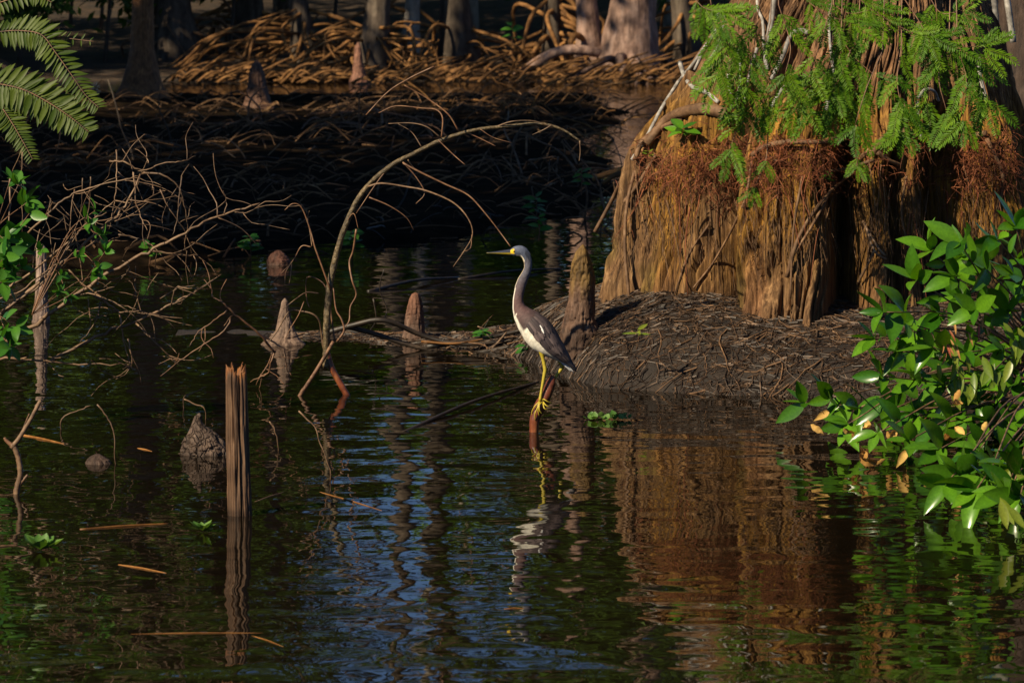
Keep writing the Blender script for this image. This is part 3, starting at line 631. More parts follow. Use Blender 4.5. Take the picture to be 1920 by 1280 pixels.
# bill: dark upper half, yellow lower half
mb = MB(); vs = []; fs = []; cols = []
for i in range(13):
    t = i/12; x = 961-49*t; yt = 466.5+6.9*t+0.4*math.sin(t*3); yb = 478.2-3.6*t; hw = .0068*(1-t)**0.8+.0006
    a, b_ = hp(x, yb), hp(x, yt); c = (a+b_)/2
    for j in range(12):
        an = 2*math.pi*j/12; q = math.sin(an); vs.append(c+(b_-a)/2*q+Vector((0, math.cos(an)*hw, 0)))
        cols.append((0.03, 0.034, 0.055) if q > -0.35 and t > 0.06 else (0.55, 0.40, 0.02))
for i in range(12):
    for j in range(12):
        j2 = (j+1) % 12; fs.append((i*12+j, i*12+j2, (i+1)*12+j2, (i+1)*12+j))
fs.append(tuple(range(144, 156))); mb.add(vs, fs, cols); bill = mb.build('bill', M['bill'], hroot)
for s in (-1, 1):
    mb = MB(); c = hp(963.5, 470.8, s*0.0128); ring = []
    for i in range(6):
        th = math.pi/2*i/5
        for j in range(10):
            an = 2*math.pi*j/10; ring.append(c+Vector((math.cos(an)*math.cos(th)*.0042, s*math.sin(th)*.003, math.sin(an)*math.cos(th)*.0042)))
    fs = [(i*10+j, i*10+(j+1) % 10, (i+1)*10+(j+1) % 10, (i+1)*10+j) for i in range(5) for j in range(10)]
    mb.add(ring, fs, (0.9, 0.5, 0.02)); 
    mb.tube([c+Vector((0, s*.0022, 0)), c+Vector((0, s*.0040, 0))], .0022, .0015, sides=8, per=1, col=(0.02, 0.015, 0.01)); mb.build('eye', M['bill'], hroot)
    # folded wing of overlapping feathers laid on the body's side
    mb = MB()
    def feather(u0, v0, u1, v1, wv, off, col):
        vs = []; cols = []; n = 6
        for i in range(n+1):
            t = i/n; u = u0+(u1-u0)*t; v = v0+(v1-v0)*t; w = wv*(0.35+0.65*math.sin(math.pi*min(1, 0.15+0.75*t)))*(1 if t < 0.85 else 0.55)
            for jj, e in enumerate((-1, 0, 1)):
                vs.append(body_pt(u, max(0.02, min(0.99, v+e*w)), s, off+(0.0025 if e == 0 else 0)+0.003*t)); k = 1.0+(0.35 if e == 0 else (0.25 if t > 0.8 else 0))
                cols.append(tuple(x*k for x in col))
        fs = []
        for i in range(n):
            a = i*3; fs += [(a, a+1, a+4, a+3), (a+1, a+2, a+5, a+4)]
        mb.add(vs, fs, cols)
    for k in range(9):       # long flight feathers
        t = k/8; feather(17.6+0.6*t, 0.42+0.36*t, 22.3+0.6*rnd.random(), 0.30+0.5*t, 0.085, 0.005, lerp3((0.035, 0.034, 0.045), (0.08, 0.068, 0.074), rnd.random()))
    for row, (u0, n, ln, off) in enumerate(((19.0, 8, 2.3, .0065), (18.1, 8, 2.0, .008), (17.2, 8, 1.8, .0095), (16.4, 7, 1.6, .011), (15.7, 6, 1.4, .012))):
        for k in range(n):
            t = k/(n-1); v = 0.44-0.04*(row > 2)+0.52*t
            feather(u0+rnd.uniform(-.15, .15)-0.3*t, v, u0+ln+rnd.uniform(-.2, .2), v-0.03, 0.062, off+rnd.uniform(0, .0015), lerp3((0.038, 0.029, 0.031), (0.125, 0.092, 0.088), rnd.random()**1.5))
    feather(16.6, 0.72, 17.5, 0.66, 0.03, .0155, (0.7, 0.68, 0.64))
    wing = mb.build('wing', M['feather'], hroot)
    mb = MB()
    for k in range(5): mb.tube([body_pt(4.0, 0.95-0.1*k, s, 0.001), body_pt(5.0, 0.97-0.1*k, s, 0.002), body_pt(6.0, 0.98-0.06*k, s, 0.004)], .0014, .0006, sides=3, cap=False, col=DGREY)
    mb.build('crest_plume', M['feather'], hroot)
mb = MB()
for k in range(7):
    s = rnd.uniform(-.012, .012); mb.tube([hp(1052+k, 672+k, s), hp(1064+k*1.5, 684, s), hp(1076+k, 694+0.5*k, s)], .0032, .0012, sides=4, col=(0.09, 0.085, 0.10) if k % 2 else (0.13, 0.11, 0.11))
for k in range(3): mb.tube([hp(1048+k*3, 675, -.01), hp(1060+k*3, 686, -.012), hp(1070+k*3, 696+k, -.01)], .0034, .001, sides=4, col=(0.6, 0.6, 0.6))
mb.build('tail', M['feather'], hroot)

# perch stub
mb = MB(); mb.tube([P(1037, 704, HD+.01), P(1033, 718, HD+.008), P(1024, 740, HD), P(1012, 763, HD-.006), P(1003, 785, HD-.01), P(1001, 812, HD-.01), P(1000, 870, HD-.01)], 0, radii=[.009, .017, .020, .021, .018, .016, .017], sides=12, per=6, rough=0.05)
pb = mb.build('perch_stub', M['redwood'], origin=W(1002, 809)); tag(pb, 'curved reddish stub rising from the water under the heron', 'stump')

# ------------------------------------------------------------------ knees, post, stumps
def lathe_knee(name, px, base_py, prof, label, D=None, z0=None, mat='cleanknee', lean=0.0, cat='cypress knee', seed=1, cols=(1, 1, 1), topcol=None, nring=90, nseg=72, crack=1.0, squash=1.0):
    """prof: list of (height px above base, left px, right px) silhouette rows"""
    D = WD(base_py) if D is None else D; k = D/F
    base = P(px, base_py, D); hs = np.array([p[0] for p in prof])*k; L = np.array([p[1] for p in prof])*k; R = np.array([p[2] for p in prof])*k
    z = np.concatenate([np.linspace(-0.12, 0, 8)[:-1], np.linspace(0, hs[-1], nring)]); th = np.linspace(0, 2*np.pi, nseg, endpoint=False)
    T, Zg = np.meshgrid(th, z)
    l = np.interp(Zg, hs, L); r = np.interp(Zg, hs, R); c = (l+r)/2; rad = (r-l)/2
    nn = fbm(np.cos(T)*2.2+seed*7, np.sin(T)*2.2, Zg*6/max(hs[-1], .1)*0.35+seed, seed=seed)
    fur = np.abs(2*vnoise(T*26/6.28*1.0+seed, Zg*18+1.5*vnoise(T*3, Zg*9, seed=seed+2), seed=seed+1)-1); fur2 = np.abs(2*vnoise(T*20/6.28+4, Zg*45, seed=seed+3)-1)
    topf = sstep(hs[-1], hs[-1]*0.8, Zg)
    rr = rad*(1+0.22*(nn-0.5)) - crack*np.minimum(0.12*rad, 0.010)*((1-sstep(0, 0.3, fur))+0.6*(1-sstep(0, 0.25, fur2)))*topf
    X = c+rr*np.cos(T); Y = rr*np.sin(T)*squash
    Z = Zg + base.z
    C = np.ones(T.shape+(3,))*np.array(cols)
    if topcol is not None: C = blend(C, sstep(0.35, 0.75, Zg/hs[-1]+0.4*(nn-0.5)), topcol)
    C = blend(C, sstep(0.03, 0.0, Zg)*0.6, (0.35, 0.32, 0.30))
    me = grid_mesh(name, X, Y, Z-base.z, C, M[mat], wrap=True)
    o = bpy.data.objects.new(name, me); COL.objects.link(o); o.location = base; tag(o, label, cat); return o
lathe_knee('cypress_knee', 384, 850, [(0, -48, 50), (12, -47, 46), (25, -42, 38), (38, -34, 24), (50, -27, 4), (60, -23, -5), (70, -19, -5), (75, -13, -8), (76, -11, -10)], 'squat cracked grey-brown knee beside the broken post', seed=2, mat='knee', crack=1.3, squash=0.8)
lathe_knee('cypress_knee', 778, 640, [(0, -26, 22), (20, -21, 19), (45, -19, 17), (65, -15, 15), (80, -11, 12), (89, -6, 8), (92, 0, 2)], 'smooth bullet-shaped knee at the end of the debris raft', seed=5, cols=(0.95, 0.85, 0.8), topcol=(1.1, 0.75, 0.6))
lathe_knee('cypress_knee', 535, 645, [(0, -45, 38), (10, -32, 26), (25, -18, 20), (45, -14, 12), (65, -10, 8), (80, -7, 5), (86, -2, 1)], 'slender knee behind the base of the arching branch', seed=8)
lathe_knee('cypress_knee', 1088, 622, [(0, -40, 40), (25, -33, 28), (60, -23, 27), (100, -20, 28), (130, -16, 22), (150, -8, 15), (162, 2, 8), (164, 4, 6)], 'mossy upright knee on the bank touching the huge cypress', D=13.75, seed=11, cols=(0.95, 0.80, 0.7), topcol=(1.05, 0.90, 0.32))
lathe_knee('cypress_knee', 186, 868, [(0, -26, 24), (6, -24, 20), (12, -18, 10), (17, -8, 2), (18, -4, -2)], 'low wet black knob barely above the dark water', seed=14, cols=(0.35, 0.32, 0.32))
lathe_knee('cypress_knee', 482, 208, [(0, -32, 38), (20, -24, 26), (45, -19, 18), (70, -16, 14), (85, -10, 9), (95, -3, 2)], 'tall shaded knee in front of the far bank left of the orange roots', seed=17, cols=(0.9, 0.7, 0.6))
lathe_knee('cypress_knee', 672, 158, [(0, -20, 22), (20, -12, 13), (45, -9, 8), (68, -7, 6), (78, -2, 2)], 'pinkish knee at the foot of the orange roots', seed=20, cols=(1.2, 0.85, 0.75))
lathe_knee('cypress_knee', 522, 496, [(0, -24, 24), (10, -21, 20), (20, -14, 12), (26, -5, 5), (27, -2, 2)], 'small rounded reddish knob behind the slender knee', seed=23, cols=(0.7, 0.45, 0.4))
lathe_knee('stump', 78, 604, [(0, -18, 16), (40, -13, 12), (90, -11, 10), (140, -10, 8), (146, -3, 2)], 'pale grey weathered stump behind the tangle of bare branches', seed=26, cat='stump', cols=(1.5, 1.6, 1.75))
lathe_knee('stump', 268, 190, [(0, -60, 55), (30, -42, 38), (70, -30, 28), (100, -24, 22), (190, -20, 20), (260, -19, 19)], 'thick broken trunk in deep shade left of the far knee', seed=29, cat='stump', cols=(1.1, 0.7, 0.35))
t2 = lathe_knee('cypress_tree', 1925, 560, [(0, -120, 140), (120, -95, 110), (260, -80, 90), (420, -62, 70), (700, -50, 60), (3000, -20, 30)], 'second cypress trunk with shade painted into its bark behind the right edge of the huge one', D=16.6, seed=33, cols=(0.3, 0.28, 0.27), mat='cleanknee', cat='tree', nring=220)  # bark colour multiplied dark to stand in for shade on a sunlit trunk
for pts, r in [([(1880, -700), (1856, -300), (1862, -40), (1868, 40), (1872, 120), (1884, 185)], .016), ([(1900, -700), (1884, -300), (1886, -40), (1893, 30), (1900, 80)], .018), ([(1872, 110), (1884, 165), (1905, 190)], .010)]:
    q = [P(x, y, 15.95) for x, y in pts]; mb = MB(); mb.tube([p-t2.location for p in q], r, r*.8, sides=7, per=5, rough=.06); o = mb.build('aerial_root', M['whiteroot']); o.parent = t2
mb = MB(); leaf_cloud(mb, (0.2, 0, 9.5), (2.6, 2.6, 2.6), 2500, 0.24); o = mb.build('crown', M['crown'], smooth=False); o.parent = t2
# broken post
k = WD(965)/F; base = W(449, 965); zt = 285*k
th = np.linspace(0, 2*np.pi, 120, endpoint=False); z = np.concatenate([np.linspace(-0.25, 0, 8)[:-1], np.linspace(0, 1, 160)])
T, Zg = np.meshgrid(th, z); fib = vnoise(T*26/6.28, Zg*1.2+T*0, seed=61); fib2 = vnoise(T*60/6.28, Zg*2.0, seed=62)
jag = 0.80+0.20*np.clip(vnoise(th*14/6.28+0.4, th*0+0.5, seed=63)*1.1+0.35*(vnoise(th*40/6.28, th*0, seed=64)-0.5)+0.12, 0.0, 1)
Zs = np.where(Zg > 0, Zg*jag[None, :]*zt, Zg)
rad = (21.5-2.5*np.clip(Zg, 0, 1))*k*(1+0.10*np.cos(2*T+0.5)) - 0.0058*(1-sstep(0, 0.30, np.abs(2*fib-1))) - 0.0022*(1-np.abs(2*fib2-1)) - 0.004*sstep(0.93, 1, Zg)*vnoise(T*5, Zg*9, seed=66) + 0.010*(fbm(np.cos(T)*1.6+3, np.sin(T)*1.6, Zg*3.2, seed=67)-0.5) - 0.016*np.exp(-((T-5.15-0.25*(Zg-0.5))/0.10)**2) - 0.012*np.exp(-((T-4.35+0.12*Zg)/0.07)**2)*sstep(0.25, 0.6, Zg)
cx = -7*k*np.clip(Zg, 0, 1)
C = np.ones(T.shape+(3,))*np.array([1.0, 0.92, 0.85]); C = blend(C, sstep(0.55, 0.75, vnoise(T*9/6.28, Zg*2.2, seed=65))*0.8, (0.38, 0.33, 0.33)); C = blend(C, sstep(0.94, 1.0, Zg)*0.9, (1.5, 0.9, 0.4)); C = blend(C, sstep(0.07, 0.02, Zg)*0.75, (0.25, 0.22, 0.2))
X = cx+rad*np.cos(T); Y = rad*np.sin(T)
# closing rows: sink a shallow core inside the splintered rim
X = np.vstack([X, cx[-1:]+rad[-1:]*np.cos(T[-1:])*0.55, cx[-1:]+rad[-1:]*0.02*np.cos(T[-1:])]); Y = np.vstack([Y, rad[-1:]*np.sin(T[-1:])*0.55, rad[-1:]*0.02*np.sin(T[-1:])])
Zs = np.vstack([Zs, Zs[-1:]-0.025, Zs[-1:]*0+0.80*zt]); C = np.concatenate([C, C[-1:], C[-1:]*0.8])
me = grid_mesh('broken_post', X, Y, Zs, C, M['post'], wrap=True); po = bpy.data.objects.new('broken_post', me); COL.objects.link(po); po.location = base
tag(po, 'splintered weathered wooden post standing upright in the water', 'post')

# ------------------------------------------------------------------ arching branch
def poly(parent, name, pts, D, r0, r1, mat, sides=6, dvar=0.0, per=5, rough=0.05, bend=0.0):
    q = []; d = D
    for i, p in enumerate(pts):
        if len(p) == 3: d = p[2]
        elif i: d = d+rnd.gauss(0, dvar)
        q.append(P(p[0], p[1], d))
    mb = MB(); mb.tube(q, r0, r1, sides=sides, per=per, rough=rough, bend=bend); return mb.build(name, M[mat], parent)
AD = 13.05
arch = empty('arching_branch', W(565, 740)); tag(arch, 'long lichened branch arching over the dark water toward the heron', 'branch')
stem = poly(arch, 'stem', [(612, 690), (612, 650), (613, 600), (617, 545), (627, 492), (648, 422), (680, 360), (730, 313), (780, 286), (830, 262), (890, 244), (950, 237), (1010, 232), (1052, 242), (1087, 264)], AD, .0150, .0042, 'arch', 9, 0.01, 6, 0.11)
poly(arch, 'stem', [(612, 655), (622, 690), (640, 722), (662, 765), (672, 800)], AD, .011, .014, 'redwood', 8)
poly(arch, 'stem', [(625, 640), (605, 675), (582, 712), (562, 742), (556, 770)], AD-.03, .007, .009, 'redtwig', 7)
ARCH_T = [([(1087, 264), (1088, 285), (1086, 302)], .003), ([(872, 247), (905, 262), (929, 274)], .003), ([(822, 263), (850, 290), (872, 309)], .003), ([(1035, 234), (1022, 242), (998, 253)], .003),
 ([(930, 238), (960, 228), (1000, 227), (1035, 238)], .003), ([(814, 125), (770, 146), (728, 172), (686, 216)], .004), ([(860, 246), (840, 214), (800, 184), (758, 160)], .0035), ([(828, 258), (830, 222), (818, 206), (790, 203), (742, 199), (710, 212)], .0035),
 ([(826, 258), (800, 238), (770, 231), (728, 232)], .003), ([(790, 275), (772, 248), (746, 232)], .0025), ([(756, 306), (790, 324), (836, 346), (878, 366), (910, 400), (935, 432), (957, 462)], .0042),
 ([(690, 350), (715, 344), (760, 350), (800, 358), (850, 380), (878, 410), (886, 440), (872, 468), (850, 500)], .0042), ([(885, 440), (882, 465), (868, 472)], .002), ([(755, 304), (780, 332), (796, 362), (780, 382)], .003), ([(765, 300), (772, 310), (779, 318)], .0025),
 ([(692, 370), (730, 386), (762, 408), (776, 432)], .003), ([(620, 545), (602, 495), (590, 462), (582, 432), (566, 390), (549, 382), (534, 394)], .004), ([(585, 462), (582, 440), (577, 410), (580, 395)], .002), ([(583, 463), (565, 462), (548, 490), (512, 528)], .003), ([(547, 492), (536, 510), (534, 535)], .002), ([(547, 492), (545, 515), (542, 533)], .002),
 ([(628, 640), (622, 600), (617, 560), (605, 530), (576, 520), (575, 560), (580, 576)], .0035), ([(606, 652), (602, 620), (598, 600), (585, 588), (562, 583), (542, 584), (520, 620), (505, 640)], .0045), ([(598, 550), (575, 548), (555, 560), (530, 580)], .0028),
 ([(570, 565), (560, 590), (545, 615), (535, 635)], .0025), ([(668, 430), (662, 470), (655, 492), (660, 525), (668, 552), (657, 575), (655, 600), (648, 612)], .0045), ([(640, 435), (662, 400), (672, 430)], .002), ([(632, 640), (645, 620), (640, 598), (630, 580), (625, 540)], .005), ([(735, 312), (720, 325), (700, 352), (668, 400)], .003), ([(900, 242), (925, 258), (960, 268)], .0018)]
for pts, r in ARCH_T: poly(arch, 'twig', pts, AD-rnd.uniform(-.02, .03), r, r*0.5, 'redtwig' if rnd.random() < 0.7 else 'twig', 5, 0.012)

# ------------------------------------------------------------------ bare brush on the left
def brush(name, base, label, cat, mains, D, mat='twig', side=3, tl=0.16, seedv=1, group=None, parts=('branch', 'twig')):
    global rnd
    keep = rnd; rnd = random.Random(seedv)
    e = empty(name, base); tag(e, label, cat, group); 
    for pts, r in mains:
        dd = D+rnd.uniform(-.12, .12); q = []
        for i, p in enumerate(pts):
            dd += rnd.gauss(0, 0.02) if i else 0; q.append(P(p[0], p[1], dd))
        mb = MB(); r *= 1.05; mb.tube(q, r, r*0.35, sides=6, per=5, rough=0.12, bend=r*0.45); b = mb.build(parts[0], M[mat], e)
        c = catmull(q, 5)
        for k in range(side if len(pts) > 2 else max(0, side-2)):
            i = rnd.randrange(max(1, len(c)//6), len(c)-1); t = (c[i+1]-c[i]).normalized()
            d = (t*rnd.uniform(0.3, 0.9)+Vector((rnd.gauss(0, 0.8), rnd.gauss(0, 0.35), rnd.gauss(0.15, 0.8)))).normalized(); L = tl*rnd.uniform(0.4, 1.5)*(1+r*25); w = [c[i]]
            for s in range(4):
                d = (d+Vector((rnd.gauss(0, .22), rnd.gauss(0, .12), rnd.gauss(-0.03, .25)))).normalized(); w.append(w[-1]+d*L/4)
            if min(p.z for p in w) < -0.05: continue
            mb = MB(); mb.tube(w, max(0.0016, r*0.36), 0.0012, sides=4, per=2); mb.build(parts[1], M[mat], b)
    rnd = keep; return e
LM = [([(-40, 672), (0, 673), (60, 675), (130, 681), (228, 684)], .0065), ([(95, 677), (180, 632), (260, 600), (330, 566), (400, 525)], .0068), ([(255, 606), (300, 650), (342, 690)], .0036), ([(0, 650), (45, 622), (90, 592), (150, 548), (240, 492), (300, 462), (360, 430), (420, 402), (486, 382)], .0085),
 ([(285, 470), (330, 477), (371, 480)], .0045), ([(222, 440), (255, 446), (280, 456), (292, 470)], .0035), ([(420, 402), (425, 380), (418, 356)], .0025), ([(440, 398), (465, 398), (487, 385)], .002), ([(-30, 610), (60, 541), (120, 492), (190, 430), (232, 385), (265, 326)], .0085), ([(-20, 560), (60, 510), (130, 450), (170, 415), (215, 375)], .005),
 ([(50, 440), (95, 395), (130, 368), (175, 350), (230, 338), (258, 330)], .0042), ([(265, 326), (300, 326), (333, 350), (348, 395), (350, 440)], .004), ([(230, 338), (275, 345), (290, 365)], .0025), ([(205, 302), (235, 305), (265, 320), (310, 305), (340, 303), (366, 293)], .0035), ([(278, 306), (275, 290), (272, 277)], .0022),
 ([(218, 281), (219, 330), (214, 380), (205, 430)], .0028), ([(250, 323), (254, 370), (262, 400), (276, 432)], .003), ([(341, 331), (336, 370), (330, 420), (324, 440)], .0026), ([(140, 355), (133, 390), (132, 430)], .0024), ([(170, 332), (168, 380), (160, 420)], .0022), ([(155, 334), (154, 370), (150, 410)], .0022),
 ([(215, 376), (260, 380), (300, 360), (310, 358)], .0024), ([(215, 415), (250, 400), (280, 378)], .0024), ([(300, 355), (320, 395), (345, 430), (350, 445)], .0026), ([(166, 545), (205, 572), (223, 586), (228, 620), (236, 655), (248, 692)], .0042), ([(223, 586), (255, 583), (295, 590)], .003), ([(128, 505), (160, 535), (205, 565), (240, 575), (270, 585)], .003), ([(188, 565), (182, 595), (165, 625), (152, 637)], .0028),
 ([(165, 560), (168, 590), (170, 615)], .002), ([(240, 635), (248, 672), (246, 690)], .003), ([(246, 684), (236, 700), (218, 710)], .002), ([(140, 430), (150, 490), (158, 545)], .003), ([(75, 430), (65, 470), (50, 490)], .0025), ([(0, 560), (40, 545), (100, 500), (180, 455), (240, 452)], .004), ([(0, 585), (80, 530), (125, 470), (160, 420), (200, 400)], .0045),
 ([(20, 330), (18, 400), (17, 500)], .004), ([(42, 285), (40, 350), (42, 440)], .0025), ([(95, 372), (88, 410), (75, 440)], .0022), ([(300, 560), (335, 540), (365, 535)], .002), ([(320, 575), (330, 540), (350, 540)], .003), ([(255, 555), (252, 525), (240, 500)], .0022), ([(265, 585), (258, 560), (262, 545)], .002)]
brush('bare_branches', P(-70, 690, 12.3), 'sprawling tangle of bare brown branches over the left water', 'branches', LM, 12.3, 'twig', 3, 0.13, 71)
LB = [([(516, 661), (487, 627), (440, 590), (420, 570), (397, 556)], .005), ([(425, 582), (395, 605), (370, 625), (355, 650)], .003), ([(432, 596), (420, 620), (385, 645), (345, 670), (300, 705)], .0035), ([(487, 627), (510, 640), (533, 655), (538, 690), (547, 705)], .004), ([(516, 656), (508, 680), (500, 700), (470, 715)], .0042), ([(512, 660), (498, 690), (488, 705), (480, 722)], .003), ([(397, 556), (398, 545), (397, 540)], .002)]
brush('fallen_branch', W(520, 700), 'thin crooked branch dipping into the water beside the arching branch', 'branch', LB, 13.2, 'redtwig', 2, 0.10, 72)
# forked stick standing in the water
fk = empty('forked_stick', W(30, 925)); tag(fk, 'forked brown stick poking out of the water beside the floating rosette', 'branch')
FD = WD(925)
poly(fk, 'stem', [(28, 940), (32, 915), (38, 890), (36, 865), (30, 845), (22, 832)], FD, .010, .008, 'twig', 9, 0, 6, 0.14); poly(fk, 'fork', [(22, 840), (40, 815), (58, 785), (76, 750)], FD, .008, .006, 'twig', 9, 0, 6, 0.14)
poly(fk, 'fork', [(24, 836), (12, 826), (8, 820)], FD, .007, .004, 'redtwig', 7); poly(fk, 'fork', [(34, 912), (45, 898), (52, 890)], FD, .006, .004, 'redtwig', 6); poly(fk, 'fork', [(34, 830), (45, 800), (55, 775)], FD+.02, .004, .002, 'redtwig', 5)

# leafy shrub behind the bare branches
def leafy(name, base, label, cat, clusters, D, meshes, L, mat='redtwig', r=.003, per=7, ddep=0.1, bias=(0, -0.3, 0.2), nrm=(0, -0.55, 0.7), group=None, extra=None):
    e = empty(name, base); tag(e, label, cat, group); n = 0
    for c in clusters:
        d = D+rnd.uniform(-ddep, ddep) if len(c) < 3 else c[2]; t = P(c[0], c[1], d); b = Vector(base)
        mid = b.lerp(t, 0.55)+Vector((0, rnd.uniform(0.0, 0.15), rnd.uniform(-0.05, 0.12)))
        bd = (t-mid).normalized(); mb = MB(); mb.tube([b, mid, t], r, r*0.4, sides=5, per=5); br = mb.build('branch', M[mat], e)
        off = rnd.uniform(0, 6.28); pts = catmull([b, mid, t], 8)
        for k in range(per+rnd.randrange(-1, 2)):
            a = off+2.399*k; u = bd.orthogonal().normalized(); w = bd.cross(u)
            dirv = (u*math.cos(a)+w*math.sin(a))*0.95+bd*rnd.uniform(0.2, 0.8)+Vector(bias)+rv(0.2)
            p = t if k < per*0.6 else pts[-rnd.randrange(1, 5)]
            ms = meshes
            ob = link('leaf', ms[rnd.randrange(len(ms))], br, frame(dirv, Vector(nrm)+rv(0.8), p-root_of(e).location, L*rnd.uniform(0.65, 1.25))); n += 1
    return e
leafy('leafy_shrub', P(-90, 560, 12.1), 'broad-leafed green shrub among the bare branches', 'shrub', [(10, 450), (30, 470), (15, 500), (40, 500), (5, 530), (30, 440), (10, 620), (30, 612), (20, 650), (35, 345), (20, 335), (50, 380), (55, 400), (8, 480)], 12.1, SHR, 0.068, per=6)
leafy('leafy_vine', P(60, 590, 12.0), 'small-leafed vine climbing through the bare branches', 'vine', [(178, 395), (165, 420), (190, 440), (198, 470), (185, 500), (115, 515), (110, 545), (125, 555), (75, 470), (150, 480), (180, 515)], 12.0, SHR, 0.042, per=6, r=.002)

# ------------------------------------------------------------------ fern
fe = empty('fern', P(-110, 150, 12.6)); tag(fe, 'arching green fern fronds above the bare branches', 'fern')
for pts, L, n in [([(-60, 70), (0, 60), (40, 58), (78, 66), (105, 100), (135, 142), (160, 178), (186, 203)], 0.066, 44), ([(-90, 145), (0, 158), (48, 170), (95, 195), (135, 222), (167, 248)], .088, 44), ([(-60, 160), (-20, 178), (2, 200), (22, 230), (42, 264), (62, 300)], .056, 36), ([(60, 62), (95, 68), (125, 72), (176, 78)], .034, 10), ([(-40, 20), (0, 5), (60, -10), (98, 5)], .05, 20)]:
    q = catmull([P(x, y, 12.55-0.03*i) for i, (x, y) in enumerate(pts)], 10); mb = MB(); mb.tube(q, .0028, .001, sides=4, smooth=False); fr = mb.build('frond', M['redtwig'], fe)
    m_ = len(q)-1
    for k in range(n):
        u = (k+0.5)/n*m_; i = min(int(u), m_-1); p = q[i].lerp(q[i+1], u-i); t = (q[i+1]-q[i]).normalized(); sd = t.cross(Vector((0, -0.9, 0.45))).normalized()
        ln = L*(0.35+0.8*math.sin(math.pi*min(0.97, 0.25+0.70*k/n)))*rnd.uniform(0.85, 1.1)
        for s in (-1, 1):
            link('leaflet', PIN[rnd.randrange(3)], fr, frame(sd*s+t*0.35+Vector((0, -0.15, -0.12))+rv(0.1), Vector((0, -0.75, 0.6))+rv(0.2), p-fe.location, (ln, ln*0.8, ln)))

# ------------------------------------------------------------------ glossy bush on the right
WH = [(1745, 470), (1800, 455), (1870, 450), (1905, 425), (1720, 525), (1790, 520), (1850, 505), (1900, 515), (1655, 585), (1700, 605), (1760, 590), (1830, 580), (1890, 585), (1640, 635), (1690, 660), (1750, 650), (1810, 660), (1880, 655), (1655, 705), (1715, 705), (1770, 720), (1840, 720), (1900, 720),
 (1510, 755), (1560, 745), (1610, 765), (1665, 770), (1720, 780), (1780, 790), (1850, 790), (1905, 790), (1590, 795), (1645, 812), (1705, 825), (1765, 840), (1835, 845), (1895, 850), (1800, 890), (1850, 900), (1900, 910)]
WH += [(1775, 905), (1830, 918), (1880, 925), (1912, 930), (1860, 880), (1915, 885)]
lowD = lambda y, d, m=0.10: min(d, (1.6-m)*F/(y+45))
bb = P(2010, 760, 12.2); bb.z = 0.12
bush = leafy('glossy_bush', bb, 'glossy broad-leafed green bush overhanging the water from the right bank', 'bush', [(x, y, lowD(y, 11.35+0.5*rnd.random()+0.1*(x > 1850))) for x, y in WH], 11.5, BAY, 0.116, per=6, r=.0055, bias=(-0.35, -0.35, 0.15), mat='twig')
n_dead = 0
for x, y in [(1582, 802), (1597, 812), (1620, 800), (1606, 812), (1663, 808), (1680, 808), (1700, 812), (1735, 815), (1760, 818), (1772, 812), (1800, 730), (1805, 755), (1553, 770), (1520, 795), (1623, 845), (1615, 860), (1660, 860), (1790, 800), (1700, 845), (1850, 790)]:
    link('dry_leaf', DEAD[n_dead % 3], bush, frame(Vector((rnd.uniform(-1, 1), -0.3, rnd.uniform(-1, 0.2))), Vector((0, -1, 0.3))+rv(0.6), P(x, y, lowD(y, 11.38, .06)-.05)-bb, rnd.uniform(0.028, 0.05))); n_dead += 1
for k in range(20):
    x, y = rnd.choice([(1835, 590), (1850, 600), (1800, 640), (1770, 660), (1890, 870), (1900, 900), (1720, 730)]); x += rnd.gauss(0, 16); y += rnd.gauss(0, 14)
    link('seed_pod', POD[k % 2], bush, frame(Vector((rnd.gauss(0, 0.35), -0.15, -1)), Vector((0, -1, 0))+rv(0.4), P(x, y, 11.4)-bb, rnd.uniform(0.035, 0.055)))
for k in range(45):
    x, y = rnd.choice([(1880, 900), (1910, 880), (1850, 700), (1800, 690), (1900, 640)]); x += rnd.gauss(0, 22); y += rnd.gauss(0, 22)
    link('leaf', YNG[k % 2], bush, frame(Vector((rnd.gauss(0, 0.5), -0.2, -0.9)), Vector((0, -1, 0.2))+rv(0.5), P(x, y, lowD(y, 11.45, .12))-bb, rnd.uniform(0.06, 0.10)))
leafy('undergrowth_bush', P(2000, 700, 12.7), 'dim broad-leafed shrub behind the glossy bush at the trunk foot', 'bush', [(x+rnd.gauss(0, 12), y+rnd.gauss(0, 10)) for x in (1690, 1735, 1780, 1825, 1870, 1915) for y in (490, 560, 630, 700, 765, 825) if x > 1750 or y > 600], 12.15, BAY, 0.11, per=6, r=.004, bias=(-0.3, -0.3, 0.1))

# ------------------------------------------------------------------ floating things
def rosette(px, py, wpx, n, label, seed=0):
    c = W(px, py, 0.004); s = wpx/2*WD(py)/F; e = empty('floating_plant', c); tag(e, label, 'floating plant')
    me = leaf_mesh('leaf', M['lettuce'], 0.62, 0.5, -0.35, 6, 0.01)
    for k in range(n):
        a = 2.399*k; el = 0.12+0.42*(k/n)
        link('leaf', me, e, frame((math.cos(a), math.sin(a), el), (-math.cos(a)*el, -math.sin(a)*el, 1), (0, 0, 0.002*k/n), s*rnd.uniform(0.75, 1.1)*(1-0.35*k/n)))
    return e
rosette(76, 1030, 92, 13, 'pale green floating rosette beside the forked stick'); rosette(380, 994, 66, 9, 'small green floating rosette left of the broken post')
gp = empty('floating_plant', W(1140, 787)); tag(gp, 'cluster of little round green leaves floating in front of the bank', 'floating plant')
me = leaf_mesh('leaf', M['lettuce'], 0.85, 0.35, -0.3, 5)
